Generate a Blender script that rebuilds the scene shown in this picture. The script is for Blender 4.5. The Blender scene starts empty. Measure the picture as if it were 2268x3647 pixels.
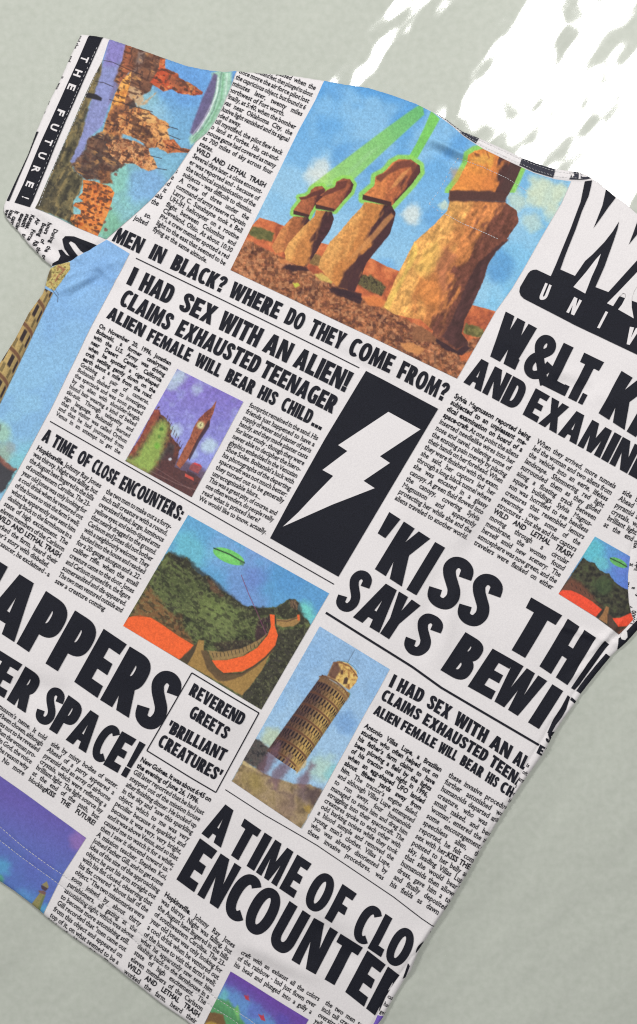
import bpy, math
import numpy as np
from mathutils.geometry import delaunay_2d_cdt, tessellate_polygon
from mathutils import Vector

# ------------------------------------------------------------------ camera, world, lamp
scene = bpy.context.scene
S = 0.00025                      # one measured unit of the print = 0.25 mm
W_U, H_U = 2268.0, 3647.0
cam_d = bpy.data.cameras.new('camera')
cam = bpy.data.objects.new('camera', cam_d)
scene.collection.objects.link(cam)
CAM_H = 1.05
cam.location = (0, 0, CAM_H)
cam.rotation_euler = (0, 0, 0)
cam_d.sensor_fit = 'VERTICAL'
cam_d.angle = 2 * math.atan(H_U * S / 2 / (CAM_H - 0.004))
cam_d.clip_start = 0.05
cam_d.clip_end = 60
scene.camera = cam

world = bpy.data.worlds.new('World')
scene.world = world
world.use_nodes = True
bg = world.node_tree.nodes['Background']
bg.inputs[0].default_value = (0.95, 0.97, 1.0, 1)
bg.inputs[1].default_value = 0.17

def area_lamp(name, loc, target, sx, sy, power, col):
    ld = bpy.data.lights.new(name, 'AREA')
    ld.shape = 'RECTANGLE'
    ld.size, ld.size_y = sx, sy
    ld.energy = power
    ld.color = col
    lo = bpy.data.objects.new(name, ld)
    lo.location = loc
    d = Vector(target) - Vector(loc)
    lo.rotation_euler = d.to_track_quat('-Z', 'Y').to_euler()
    scene.collection.objects.link(lo)
    return lo
area_lamp('ceiling_lamp', (0.79, 1.14, 2.2), (0.12, 0.12, 0), 0.58, 0.72, 44, (1.0, 0.985, 0.965))
area_lamp('ceiling_lamp', (-2.1, 0.95, 2.2), (0.0, 0.1, 0), 0.40, 0.50, 50, (1.0, 0.985, 0.965))

scene.cycles.use_denoising = False
scene.cycles.filter_width = 1.15
scene.view_settings.view_transform = 'Standard'
scene.view_settings.look = 'None'
scene.view_settings.exposure = 0
scene.view_settings.gamma = 1
scene.view_settings.use_curve_mapping = False

# ------------------------------------------------------------------ helpers
def tile(ox, oy, s=1.89):
    def f(*pts):
        a = np.array(pts, float).reshape(-1, 2)
        a = a / s + np.array([ox, oy], float)
        return a if len(a) > 1 else a[0]
    return f
Z0 = tile(0, 80); Z1 = tile(700, 200); Z2 = tile(1400, 0, 1.742); Z3 = tile(0, 750)
Z4 = tile(750, 800); Z5 = tile(1468, 850)
A0 = tile(0, 1450); A1 = tile(750, 1600); A2 = tile(1468, 1700); A3 = tile(0, 2250)
A4 = tile(600, 2350); A5 = tile(1200, 2350); A6 = tile(100, 2900); A7 = tile(700, 2900)
C1 = tile(1768, 560, 3.024); B6 = tile(0, 2750, 3.78); C3 = tile(1968, 1700, 2.4327)
C4 = tile(1250, 2500, 1.4853); C5 = tile(0, 1350, 4.863); C6 = tile(650, 3350, 2.016)
C7 = tile(600, 1300, 3.78); C8 = tile(1500, 350, 2.326)
D1 = tile(440, 1820, 2.016); D2 = tile(800, 2220, 2.52)
U = tile(0, 0, 1.0)

def lin(c):
    c = np.asarray(c, float) / 255.0
    return np.where(c <= 0.04045, c / 12.92, ((c + 0.055) / 1.055) ** 2.4)

def cat(*a):
    return np.concatenate([np.atleast_2d(x) for x in a])

def sd_poly(P, poly):
    """signed distance to polygon, negative inside"""
    out = np.empty(len(P))
    CH = 60000
    for s in range(0, len(P), CH):
        p = P[s:s + CH]
        d = np.full(len(p), 1e18)
        ins = np.zeros(len(p), bool)
        n = len(poly)
        for i in range(n):
            a = poly[i]; b = poly[(i + 1) % n]
            e = b - a
            w = p - a
            L = e @ e
            t = np.clip((w @ e) / (L if L > 1e-9 else 1), 0, 1)
            q = w - t[:, None] * e
            d = np.minimum(d, (q * q).sum(1))
            c = (a[1] > p[:, 1]) != (b[1] > p[:, 1])
            if abs(e[1]) > 1e-12:
                xi = a[0] + (p[:, 1] - a[1]) / e[1] * e[0]
                ins ^= c & (p[:, 0] < xi)
        d = np.sqrt(d)
        out[s:s + CH] = np.where(ins, -d, d)
    return out

def sd_line(P, line):
    d = np.full(len(P), 1e18)
    for a, b in zip(line[:-1], line[1:]):
        e = b - a
        w = P - a
        t = np.clip((w @ e) / max(e @ e, 1e-9), 0, 1)
        q = w - t[:, None] * e
        d = np.minimum(d, (q * q).sum(1))
    return np.sqrt(d)

def _hash(ix, iy, seed):
    h = (ix.astype(np.int64) * 374761393 + iy.astype(np.int64) * 668265263 + seed * 1442695041) & 0xffffffff
    h = ((h ^ (h >> 13)) * 1274126177) & 0xffffffff
    h = ((h ^ (h >> 16)) * 2246822519) & 0xffffffff
    return ((h ^ (h >> 15)) & 0xffff) / 65535.0

def vnoise(P, scale, seed=0, ang=0.0, stretch=1.0):
    c, s = math.cos(ang), math.sin(ang)
    x = (P[:, 0] * c + P[:, 1] * s) / (scale * stretch)
    y = (-P[:, 0] * s + P[:, 1] * c) / scale
    ix, iy = np.floor(x), np.floor(y)
    fx, fy = x - ix, y - iy
    fx = fx * fx * (3 - 2 * fx); fy = fy * fy * (3 - 2 * fy)
    a = _hash(ix, iy, seed); b = _hash(ix + 1, iy, seed)
    c_ = _hash(ix, iy + 1, seed); d = _hash(ix + 1, iy + 1, seed)
    return (a * (1 - fx) + b * fx) * (1 - fy) + (c_ * (1 - fx) + d * fx) * fy

def fbm(P, scale, seed=0, octs=3, ang=0.0, stretch=1.0):
    v = 0; a = 0.5; t = 0
    for o in range(octs):
        v = v + a * vnoise(P, scale / 2 ** o, seed + o * 17, ang, stretch)
        t += a; a *= 0.55
    return v / t

def sm(e0, e1, x):
    t = np.clip((x - e0) / (e1 - e0), 0, 1)
    return t * t * (3 - 2 * t)

# ------------------------------------------------------------------ outlines of the shirt
TOP_SLEEVE = cat(Z0((545, 78), (600, 84), (697, 99), (740, 112), (850, 148), (1000, 200), (1110, 240), (1250, 290), (1350, 312), (1430, 325)), U((800, 256)))
SEAM_L = cat(U((845, 253)), Z1((240, 200), (185, 330), (130, 440), (75, 520)), Z1((0, 585)), Z0((1240, 935), (1190, 1010), (1110, 1105), (1030, 1190), (890, 1320), (760, 1430), (720, 1465),
             (640, 1510), (540, 1570), (480, 1605), (420, 1625)), Z0((352, 1640)))
SHOULDER = cat(Z1((450, 115), (650, 130), (860, 163), (1000, 190), (1150, 210), (1300, 255), (1400, 290)), Z2((140, 640), (245, 690)))
COLLAR_LO = Z2((245, 692), (310, 742), (375, 792), (430, 845), (490, 885), (560, 928), (650, 972), (740, 1015), (870, 1073), (1000, 1110), (1080, 1117), (1160, 1120), (1240, 1114))
COLLAR_UP = Z2((252, 688), (330, 738), (380, 778), (430, 813), (540, 858), (620, 893), (700, 928), (800, 978), (900, 1015), (1000, 1045), (1080, 1056), (1150, 1065), (1200, 1085), (1240, 1108))
R_SHOULDER = cat(Z2((1275, 1130)), Z2((1310, 1160)), Z2((1385, 1222)), Z2((1440, 1258)), C1((1512, 600)), U((2330, 800), (2420, 868)))
SEAM_R = cat(U((2420, 868), (2395, 1200), (2330, 1600)), C3((730, 470), (690, 590), (662, 700), (645, 850), (650, 970), (662, 1080), (680, 1170), (700, 1235), (640, 1300)), C3((572, 1368)))
SLEEVE_R_OUT = cat(U((2420, 868), (2560, 960), (2640, 1300), (2600, 1750), (2400, 2120)), C3((780, 1270), (730, 1330), (640, 1430), (560, 1500)))
SIDE_R = cat(C3((490, 1570), (390, 1690), (245, 1880), (195, 1960), (100, 2090), (0, 2235)), A5((1400, 620), (1250, 830), (1100, 1060), (980, 1260), (860, 1470), (750, 1650)),
             U((1547, 3300), (1494, 3381)), A7((1440, 1060), (1390, 1130), (1330, 1230), (1230, 1412)), U((1270, 3770)))
HEM = cat(U((1000, 3870), (800, 3745)), A6((1060, 1390), (900, 1282), (700, 1122), (500, 965), (300, 830), (105, 682)), B6((580, 1910), (420, 1780), (180, 1600), (0, 1480)), U((-150, 3040), (-260, 2950)))
LEFT = cat(U((-300, 2400), (-290, 1900), (-140, 1520), (-60, 1390)), Z3((0, 1020), (100, 862), (190, 690), (285, 560), (305, 500), (318, 440), (335, 390)))
SLEEVE_L_OUT = Z0((350, 1640), (300, 1602), (250, 1550), (200, 1502), (120, 1402), (70, 1350), (40, 1312), (22, 1262), (26, 1225), (40, 1190), (115, 1040), (190, 882), (243, 730), (330, 530), (410, 370), (470, 230), (520, 125), (545, 78))

SILH = cat(TOP_SLEEVE, U((845, 253)), SHOULDER, COLLAR_UP[1:], R_SHOULDER, SLEEVE_R_OUT[1:], SIDE_R, HEM, LEFT, SLEEVE_L_OUT[:-1])
BODY = cat(U((845, 253)), SHOULDER, COLLAR_LO[1:], R_SHOULDER[:-1], SEAM_R, C3((560, 1500)), SIDE_R, HEM, LEFT, SEAM_L[::-1][:-1])
SLEEVE_L = cat(TOP_SLEEVE, SEAM_L[:-1], SLEEVE_L_OUT[:-1])
SLEEVE_R = cat(SLEEVE_R_OUT, SEAM_R[::-1][:-1])
COLLAR = cat(COLLAR_UP, COLLAR_LO[::-1][:-1])
SEAM_S = cat(C3((572, 1368), (470, 1460), (370, 1610), (270, 1760), (180, 1880), (100, 2010)), A5((1430, 440), (1390, 520), (1350, 580), (1250, 740), (1160, 930), (1060, 1080), (950, 1300), (850, 1470), (720, 1690)),
             A7((1500, 900), (1440, 960), (1400, 1030), (1330, 1130), (1270, 1230), (1200, 1390)), U((1290, 3720), (1220, 3850)))
FRONT = cat(U((845, 253)), SHOULDER, COLLAR_LO[1:], R_SHOULDER[:-1], SEAM_R, SEAM_S[1:], U((900, 4100), (700, 3860)), A6((1060, 1390), (900, 1282), (700, 1122), (500, 965), (300, 830), (105, 682)), B6((580, 1910), (420, 1780), (180, 1600), (0, 1480)), U((-150, 3040), (-400, 2850), (-400, 1700)), LEFT[2:], SEAM_L[::-1][:-1])
STRIP = cat(SEAM_S, SIDE_R[::-1], C3((560, 1500)))
STITCH_A = cat(U((-200, 2790)), B6((0, 720), (300, 980), (600, 1200), (850, 1365)), U((350, 3195), (480, 3300), (640, 3440)), A7((130, 1225), (340, 1360)), U((1000, 3705)))
STITCH_B = cat(U((-200, 2840)), B6((0, 905), (300, 1140), (600, 1350), (800, 1490)), U((330, 3230), (470, 3335), (640, 3480)), A7((110, 1290), (240, 1370)), U((960, 3720)))

# ------------------------------------------------------------------ relief of the cloth (units -> metres)
HX0, HY0, HD = -420.0, 40.0, 5.0
HNX, HNY = 624, 780
gx, gy = np.meshgrid(HX0 + HD * np.arange(HNX), HY0 + HD * np.arange(HNY))
G = np.stack([gx.ravel(), gy.ravel()], 1)

def build_relief():
    d = -sd_poly(G, SILH)
    h = np.full(len(G), 0.0042)
    h += 0.0036 * (fbm(G, 420, 5, 2) - 0.5) + 0.0030 * (fbm(G, 170, 9, 2, 0.55, 1.8) - 0.5)
    def ridge(a, b, w, amp):
        a = np.array(a, float); b = np.array(b, float)
        e = b - a; L = np.hypot(*e); u = e / L
        t = (G - a) @ u
        n = (G - a) @ np.array([-u[1], u[0]])
        f = sm(-0.25 * L, 0.2 * L, t) * (1 - sm(0.8 * L, 1.25 * L, t))
        return 2.1 * amp * f * np.exp(-(n / w) ** 2)
    for r in [((1545, 505), (1660, 560), 13, 0.0016), ((1530, 530), (1650, 590), 16, -0.0014), ((1480, 480), (1600, 540), 22, 0.0006),
              ((215, 1040), (330, 985), 14, 0.0011), ((250, 1060), (360, 990), 12, -0.0007), ((200, 1000), (430, 930), 16, 0.0009), ((330, 935), (420, 1010), 12, 0.0008),
              ((1990, 1355), (2110, 1395), 26, -0.0012), ((1960, 1310), (2200, 1440), 34, 0.0008),
              ((1250, 1090), (1420, 1320), 60, 0.0012), ((1200, 1250), (1330, 1330), 22, -0.0007),
              ((1560, 2060), (1500, 2320), 40, -0.0014), ((1620, 2060), (1560, 2340), 40, 0.0013), ((1900, 1700), (1620, 2000), 46, -0.0010), ((1700, 1620), (1640, 1980), 50, 0.0009),
              ((1240, 2330), (1300, 2560), 40, -0.0012), ((1310, 2350), (1420, 2720), 55, 0.0010), ((1340, 2520), (1440, 2600), 20, -0.0006),
              ((2100, 2330), (2210, 2210), 12, 0.0012), ((2060, 2380), (2180, 2270), 12, -0.0009), ((2000, 2230), (2190, 2290), 12, 0.0008), ((2030, 2420), (2120, 2330), 10, 0.0010),
              ((1130, 3290), (1260, 3420), 40, -0.0013), ((850, 3400), (1040, 3500), 32, -0.0012), ((900, 3360), (1120, 3470), 36, 0.0011),
              ((60, 2430), (240, 2480), 46, -0.0012), ((20, 2500), (200, 2640), 40, 0.0010), ((500, 3300), (720, 3480), 38, 0.0009),
              ((150, 760), (300, 900), 18, 0.0012), ((60, 800), (200, 900), 14, -0.0011), ((90, 740), (330, 800), 20, 0.0009), ((180, 830), (300, 940), 11, 0.0010), ((230, 850), (330, 900), 10, -0.0008),
              ((300, 420), (520, 700), 46, -0.0007), ((700, 500), (560, 820), 60, 0.0010), ((430, 1060), (380, 1500), 70, 0.0009), ((820, 2500), (700, 2760), 60, 0.0007),
              ((1500, 1650), (1380, 1900), 60, 0.0008), ((1750, 3050), (1480, 3400), 40, 0.0011), ((1000, 3100), (1450, 3400), 60, 0.0009), ((1750, 1200), (1950, 1280), 40, 0.0007)]:
        h += ridge(*r)
    def groove(line, w, amp):
        return -amp * np.exp(-(sd_line(G, line) / w) ** 2)
    h += groove(SEAM_L, 7, 0.0009) + groove(SEAM_R, 7, 0.0009) + groove(SEAM_S, 6, 0.0010)
    h += groove(STITCH_A, 6, 0.00045) + groove(STITCH_B, 6, 0.00045)
    h += 0.0007 * np.exp(-(sd_line(G, (STITCH_A + 0.0)) / 40) ** 2)
    dc = sd_poly(G, COLLAR)
    h += 0.0009 * sm(6, -6, dc)
    h = np.maximum(h, 0.0016)
    R = 19.0
    k = np.clip(d / R, 0, 1)
    prof = np.sqrt(np.clip(1 - (1 - k) ** 2, 0, 1))
    return np.where(d <= 0, 0.0022, 0.0022 + (h - 0.0006) * prof)
HG = build_relief().reshape(HNY, HNX)

def relief(P):
    x = np.clip((P[:, 0] - HX0) / HD, 0, HNX - 1.001)
    y = np.clip((P[:, 1] - HY0) / HD, 0, HNY - 1.001)
    i = x.astype(int); j = y.astype(int)
    fx = x - i; fy = y - j
    return (HG[j, i] * (1 - fx) + HG[j, i + 1] * fx) * (1 - fy) + (HG[j + 1, i] * (1 - fx) + HG[j + 1, i + 1] * fx) * fy

def to_world(P, z):
    return np.stack([(P[:, 0] - W_U / 2) * S, (H_U / 2 - P[:, 1]) * S, z], 1)

def mesh_obj(name, V, F, mat, parent=None, smooth=True, colors=None):
    me = bpy.data.meshes.new(name)
    F = np.asarray(F, np.int32)
    n, k = F.shape
    me.vertices.add(len(V)); me.vertices.foreach_set('co', np.asarray(V, np.float32).ravel())
    me.loops.add(n * k); me.loops.foreach_set('vertex_index', F.ravel())
    me.polygons.add(n)
    me.polygons.foreach_set('loop_start', np.arange(0, n * k, k, dtype=np.int32))
    me.polygons.foreach_set('loop_total', np.full(n, k, np.int32))
    me.update(calc_edges=True)
    me.polygons.foreach_set('use_smooth', np.full(n, smooth))
    if colors is not None:
        at = me.color_attributes.new('print', 'FLOAT_COLOR', 'POINT')
        c4 = np.ones((len(V), 4), np.float32); c4[:, :3] = colors
        at.data.foreach_set('color', c4.ravel())
    me.validate()
    me.materials.append(mat)
    o = bpy.data.objects.new(name, me)
    scene.collection.objects.link(o)
    if parent is not None:
        o.parent = parent
    return o

# ------------------------------------------------------------------ materials
def new_mat(name):
    m = bpy.data.materials.new(name)
    m.use_nodes = True
    nt = m.node_tree
    b = nt.nodes['Principled BSDF']
    return m, nt, b

def weave(nt, b, strength=0.25, scale=1500):
    tc = nt.nodes.new('ShaderNodeTexCoord')
    mp = nt.nodes.new('ShaderNodeMapping')
    mp.inputs['Rotation'].default_value = (0, 0, math.radians(-28))
    nt.links.new(tc.outputs['Object'], mp.inputs[0])
    n = nt.nodes.new('ShaderNodeTexNoise'); n.inputs['Scale'].default_value = scale; n.inputs['Detail'].default_value = 2
    n2 = nt.nodes.new('ShaderNodeTexNoise'); n2.inputs['Scale'].default_value = 60; n2.inputs['Detail'].default_value = 3
    add = nt.nodes.new('ShaderNodeMath'); add.operation = 'MULTIPLY_ADD'; add.inputs[1].default_value = 0.5
    nt.links.new(mp.outputs[0], n.inputs[0]); nt.links.new(mp.outputs[0], n2.inputs[0])
    nt.links.new(n.outputs[0], add.inputs[0]); nt.links.new(n2.outputs[0], add.inputs[2])
    bp = nt.nodes.new('ShaderNodeBump'); bp.inputs['Strength'].default_value = strength; bp.inputs['Distance'].default_value = 0.0006
    nt.links.new(add.outputs[0], bp.inputs['Height']); nt.links.new(bp.outputs[0], b.inputs['Normal'])
    b.inputs['Roughness'].default_value = 0.75
    b.inputs['Specular IOR Level'].default_value = 0.25
    b.inputs['Sheen Weight'].default_value = 0.0
    return mp

def ramp_mix(nt, fac_node, c0, c1, b, lo=0.3, hi=0.7):
    r = nt.nodes.new('ShaderNodeValToRGB')
    r.color_ramp.elements[0].position = lo; r.color_ramp.elements[1].position = hi
    r.color_ramp.elements[0].color = (*c0, 1); r.color_ramp.elements[1].color = (*c1, 1)
    nt.links.new(fac_node.outputs[0], r.inputs[0])
    nt.links.new(r.outputs[0], b.inputs['Base Color'])
    return r

def fabric(name, c0, c1, strength=0.25, scale=900):
    m, nt, b = new_mat(name)
    mp = weave(nt, b, strength)
    n = nt.nodes.new('ShaderNodeTexNoise'); n.inputs['Scale'].default_value = scale; n.inputs['Detail'].default_value = 3
    nt.links.new(mp.outputs[0], n.inputs[0])
    ramp_mix(nt, n, lin(c0), lin(c1), b)
    return m
M_WHITE = fabric('white_jersey', (218, 214, 215), (230, 226, 226))
M_INK = fabric('black_ink', (13, 14, 23), (31, 33, 44), 0.2, 1400)
M_TEXT = fabric('text_ink', (16, 16, 24), (30, 30, 38), 0.1, 1400)
M_THREAD = fabric('pale_thread', (186, 186, 190), (206, 205, 204), 0.1)
M_INK2 = fabric('collar_ink', (38, 39, 50), (62, 62, 74), 0.3, 1400)

def picture_mat():
    m, nt, b = new_mat('printed_picture')
    mp = weave(nt, b, 0.2)
    at = nt.nodes.new('ShaderNodeVertexColor'); at.layer_name = 'print'
    n = nt.nodes.new('ShaderNodeTexNoise'); n.inputs['Scale'].default_value = 1300; n.inputs['Detail'].default_value = 2
    nt.links.new(mp.outputs[0], n.inputs[0])
    mr = nt.nodes.new('ShaderNodeMapRange'); mr.inputs[1].default_value = 0.3; mr.inputs[2].default_value = 0.7
    mr.inputs[3].default_value = 0.89; mr.inputs[4].default_value = 1.08
    nt.links.new(n.outputs[0], mr.inputs[0])
    mx = nt.nodes.new('ShaderNodeMix'); mx.data_type = 'RGBA'; mx.blend_type = 'MULTIPLY'; mx.inputs[0].default_value = 1
    nt.links.new(at.outputs[0], mx.inputs[6]); nt.links.new(mr.outputs[0], mx.inputs[7])
    nt.links.new(mx.outputs[2], b.inputs['Base Color'])
    return m
M_PIC = picture_mat()

OFFS = (6.4, 5.5, 0.0)
WAVE = (0.0138, 0.0024, 0.000007)
def floor_mat():
    m, nt, b = new_mat('glossy_sheet')
    tc = nt.nodes.new('ShaderNodeTexCoord')
    def noise(scale, det, rot=0.0, sc=(1, 1, 1), src=None):
        mp = nt.nodes.new('ShaderNodeMapping'); mp.inputs['Rotation'].default_value = (0, 0, rot)
        nt.links.new(tc.outputs['Object'], mp.inputs[0])
        mq = nt.nodes.new('ShaderNodeMapping'); mq.inputs['Scale'].default_value = sc
        if src:
            mq.inputs['Location'].default_value = src
        nt.links.new(mp.outputs[0], mq.inputs[0])
        n = nt.nodes.new('ShaderNodeTexNoise'); n.inputs['Scale'].default_value = scale; n.inputs['Detail'].default_value = det
        nt.links.new(mq.outputs[0], n.inputs[0])
        return n
    n = noise(170, 5)
    r = ramp_mix(nt, n, lin((184, 189, 178)), lin((193, 197, 187)), b, 0.3, 0.7)
    big = noise(14, 4)
    mx = nt.nodes.new('ShaderNodeMix'); mx.data_type = 'RGBA'; mx.blend_type = 'MULTIPLY'; mx.inputs[0].default_value = 1
    mr = nt.nodes.new('ShaderNodeMapRange'); mr.inputs[1].default_value = 0.3; mr.inputs[2].default_value = 0.7; mr.inputs[3].default_value = 0.985; mr.inputs[4].default_value = 1.01
    nt.links.new(big.outputs[0], mr.inputs[0])
    nt.links.new(r.outputs[0], mx.inputs[6]); nt.links.new(mr.outputs[0], mx.inputs[7])
    nt.links.new(mx.outputs[2], b.inputs['Base Color'])
    b.inputs['Roughness'].default_value = 0.095
    b.inputs['IOR'].default_value = 1.5
    b.inputs['Coat Weight'].default_value = 0.06
    b.inputs['Coat Roughness'].default_value = 0.22
    # long soft waves of the sheet, finer crinkle and a fine grain
    w1 = noise(11.5, 0, math.radians(-58), (0.36, 1.0, 1), OFFS)
    w2 = noise(34, 1, math.radians(-50), (0.6, 1.0, 1))
    w3 = noise(420, 1)
    def mul(nd, k):
        q = nt.nodes.new('ShaderNodeMath'); q.operation = 'MULTIPLY'; q.inputs[1].default_value = k
        nt.links.new(nd.outputs[0], q.inputs[0]); return q
    def add(a, c):
        q = nt.nodes.new('ShaderNodeMath'); q.operation = 'ADD'
        nt.links.new(a.outputs[0], q.inputs[0]); nt.links.new(c.outputs[0], q.inputs[1]); return q
    tot = add(add(mul(w1, WAVE[0]), mul(w2, WAVE[1])), mul(w3, WAVE[2]))
    bp = nt.nodes.new('ShaderNodeBump'); bp.inputs['Strength'].default_value = 1.0; bp.inputs['Distance'].default_value = 1.0
    nt.links.new(tot.outputs[0], bp.inputs['Height']); nt.links.new(bp.outputs[0], b.inputs['Normal'])
    return m
fl = mesh_obj('floor', np.array([(-3, -3, 0), (3, -3, 0), (3, 3, 0), (-3, 3, 0)], float), [(0, 1, 2, 3)], floor_mat(), smooth=False)
fl['kind'] = 'structure'
# ------------------------------------------------------------------ the shirt's cloth
shirt = bpy.data.objects.new('t_shirt', None)
shirt.empty_display_size = 0.05
scene.collection.objects.link(shirt)
shirt['label'] = 'white T-shirt printed all over with newspaper headlines and colour pictures, lying on the pale sheet'
shirt['category'] = 'T-shirt'

def densify(poly, step, closed=True):
    out = []
    n = len(poly)
    for i in range(n if closed else n - 1):
        a = poly[i]; b = poly[(i + 1) % n]
        k = max(1, int(math.ceil(np.hypot(*(b - a)) / step)))
        for t in range(k):
            out.append(a + (b - a) * t / k)
    if not closed:
        out.append(poly[-1])
    return np.array(out)

def cloth(name, outline, mat, parent, grid=13.0, lines=()):
    B = densify(outline, 9)
    nx = np.roll(B, -1, 0) - np.roll(B, 1, 0)
    nx /= np.maximum(np.hypot(nx[:, 0], nx[:, 1]), 1e-9)[:, None]
    N = np.stack([-nx[:, 1], nx[:, 0]], 1)
    pts = []
    for dd in (2.0, 5.0, 9.5, 15.0):
        for s in (1, -1):
            Q = B + N * s * dd
            pts.append((Q, -0.85 * dd))
    for ln in lines:
        L = densify(ln, 9, False)
        t = np.gradient(L, axis=0); t /= np.maximum(np.hypot(t[:, 0], t[:, 1]), 1e-9)[:, None]
        nn = np.stack([-t[:, 1], t[:, 0]], 1)
        for dd in (-9, -4, 0, 4, 9):
            pts.append((L + nn * dd, -3.0))
    x0, y0 = B.min(0); x1, y1 = B.max(0)
    X, Y = np.meshgrid(np.arange(x0, x1, grid), np.arange(y0, y1, grid))
    X[1::2] += grid / 2
    pts.append((np.stack([X.ravel(), Y.ravel()], 1), -16.0))
    ok = []
    for Q, lim in pts:
        d = sd_poly(Q, outline)
        ok.append(Q[d < lim])
    I = np.concatenate(ok)
    # thin out near-coincident points
    _, idx = np.unique(np.round(I / 3.0), axis=0, return_index=True)
    I = I[np.sort(idx)]
    A = np.concatenate([B, I])
    nb = len(B)
    edges = [(i, (i + 1) % nb) for i in range(nb)]
    r = delaunay_2d_cdt([Vector(p) for p in A], edges, [list(range(nb))], 1, 1e-4)
    P = np.array([(v.x, v.y) for v in r[0]])
    F = np.array([f for f in r[2] if len(f) == 3], np.int32)
    a, b, c = P[F[:, 0]], P[F[:, 1]], P[F[:, 2]]
    cr = (b[:, 0] - a[:, 0]) * (c[:, 1] - a[:, 1]) - (b[:, 1] - a[:, 1]) * (c[:, 0] - a[:, 0])
    F = np.where((cr > 0)[:, None], F[:, ::-1], F)      # y points down in print units
    return mesh_obj(name, to_world(P, relief(P)), F, mat, parent)
LINES = [STITCH_A, STITCH_B, SEAM_S]
body = cloth('body', BODY, M_WHITE, shirt, 9.0, LINES)
sleeve_l = cloth('sleeve', SLEEVE_L, M_WHITE, shirt)
sleeve_r = cloth('sleeve', SLEEVE_R, M_WHITE, shirt)
collar = cloth('collar', COLLAR, M_WHITE, shirt, 8.0)

bk = densify(SILH, 20)
nb_ = np.roll(bk, -1, 0) - np.roll(bk, 1, 0); nb_ /= np.hypot(*nb_.T)[:, None]
bk = bk + np.stack([-nb_[:, 1], nb_[:, 0]], 1) * 7.0          # the back of the shirt under the front, a little inside its outline
bt = np.array(tessellate_polygon([[Vector((p[0], p[1], 0)) for p in bk]]), int)
mesh_obj('back_panel', to_world(bk, np.full(len(bk), 0.0012)), bt, M_WHITE, shirt)

# ------------------------------------------------------------------ printing: triangles in print units laid on the relief
L1, LS = 0.00055, 0.00010
def split_long(T, lmax=15.0):
    for _ in range(14):
        E = np.stack([np.hypot(*(T[:, (i + 1) % 3] - T[:, i]).T) for i in range(3)], 1)
        k = E.argmax(1); big = E[np.arange(len(T)), k] > lmax
        if not big.any():
            break
        t = T[big]; kk = k[big]; r = np.arange(len(t))
        a, b, c = t[r, kk], t[r, (kk + 1) % 3], t[r, (kk + 2) % 3]
        m = (a + b) / 2
        T = np.concatenate([T[~big], np.stack([a, m, c], 1), np.stack([m, b, c], 1)])
    return T

def clip(T, poly):
    if not len(T):
        return T
    d = sd_poly(T.reshape(-1, 2), poly).reshape(-1, 3)
    ins = d < 0
    n = ins.sum(1)
    out = [T[n == 3]]
    for cnt in (1, 2):
        s = n == cnt
        if not s.any():
            continue
        t, dd, ii = T[s], d[s], ins[s]
        odd = (ii if cnt == 1 else ~ii).argmax(1)
        r = np.arange(len(t))
        o, p, q = t[r, odd], t[r, (odd + 1) % 3], t[r, (odd + 2) % 3]
        do, dp, dq = dd[r, odd], dd[r, (odd + 1) % 3], dd[r, (odd + 2) % 3]
        x = o + (p - o) * (do / (do - dp))[:, None]
        y = o + (q - o) * (do / (do - dq))[:, None]
        if cnt == 1:
            out.append(np.stack([o, x, y], 1))
        else:
            out.append(np.stack([x, p, q], 1)); out.append(np.stack([x, q, y], 1))
    return np.concatenate(out)

def lay(name, T, mat, parent, layer=0, region=None, lmax=9.0, zs=None):
    """T: (n,3,2) triangles"""
    T = np.asarray(T, float)
    if not len(T):
        return None
    T = split_long(T, lmax)
    if region is not None:
        T = clip(T, region)
        if not len(T):
            return None
    cr = (T[:, 1, 0] - T[:, 0, 0]) * (T[:, 2, 1] - T[:, 0, 1]) - (T[:, 1, 1] - T[:, 0, 1]) * (T[:, 2, 0] - T[:, 0, 0])
    T = T[np.abs(cr) > 1e-4]; cr = cr[np.abs(cr) > 1e-4]
    T = np.where((cr > 0)[:, None, None], T[:, ::-1], T)
    P, inv = np.unique(np.round(T.reshape(-1, 2) * 40), axis=0, return_inverse=True)
    P = P / 40.0
    F = np.asarray(inv).reshape(-1, 3)
    F = F[(F[:, 0] != F[:, 1]) & (F[:, 1] != F[:, 2]) & (F[:, 0] != F[:, 2])]
    return mesh_obj(name, to_world(P, relief(P) + L1 + LS * layer), F, mat, parent)

def tess(contours):
    flat = [p for c in contours for p in c]
    tri = tessellate_polygon([[Vector((p[0], p[1], 0)) for p in c] for c in contours])
    a = np.array(flat, float)
    return a[np.array(tri, int)] if len(tri) else np.zeros((0, 3, 2))

def poly_tris(*contours):
    return tess([np.asarray(c) for c in contours])

def strip_tris(line, w):
    L = np.asarray(line, float)
    t = np.gradient(L, axis=0); t /= np.hypot(t[:, 0], t[:, 1])[:, None]
    n = np.stack([-t[:, 1], t[:, 0]], 1) * w / 2
    a, b = L + n, L - n
    return np.concatenate([np.stack([a[:-1], b[:-1], a[1:]], 1), np.stack([b[:-1], b[1:], a[1:]], 1)])

def stitch_tris(line, w=3.0, dash=9.0, gap=4.0, jit=1.2, seed=1):
    rng = np.random.RandomState(seed)
    L = np.asarray(line, float)
    seg = np.hypot(*np.diff(L, axis=0).T); cum = np.concatenate([[0], np.cumsum(seg)])
    s = 0; T = []
    while s + dash < cum[-1]:
        p = np.array([[np.interp(v, cum, L[:, 0]), np.interp(v, cum, L[:, 1])] for v in (s, s + dash)]) + rng.uniform(-jit, jit, 2)
        T.append(strip_tris(p, w * rng.uniform(0.5, 0.95)))
        s += dash + gap * rng.uniform(0.6, 1.5)
    return np.concatenate(T)

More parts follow.
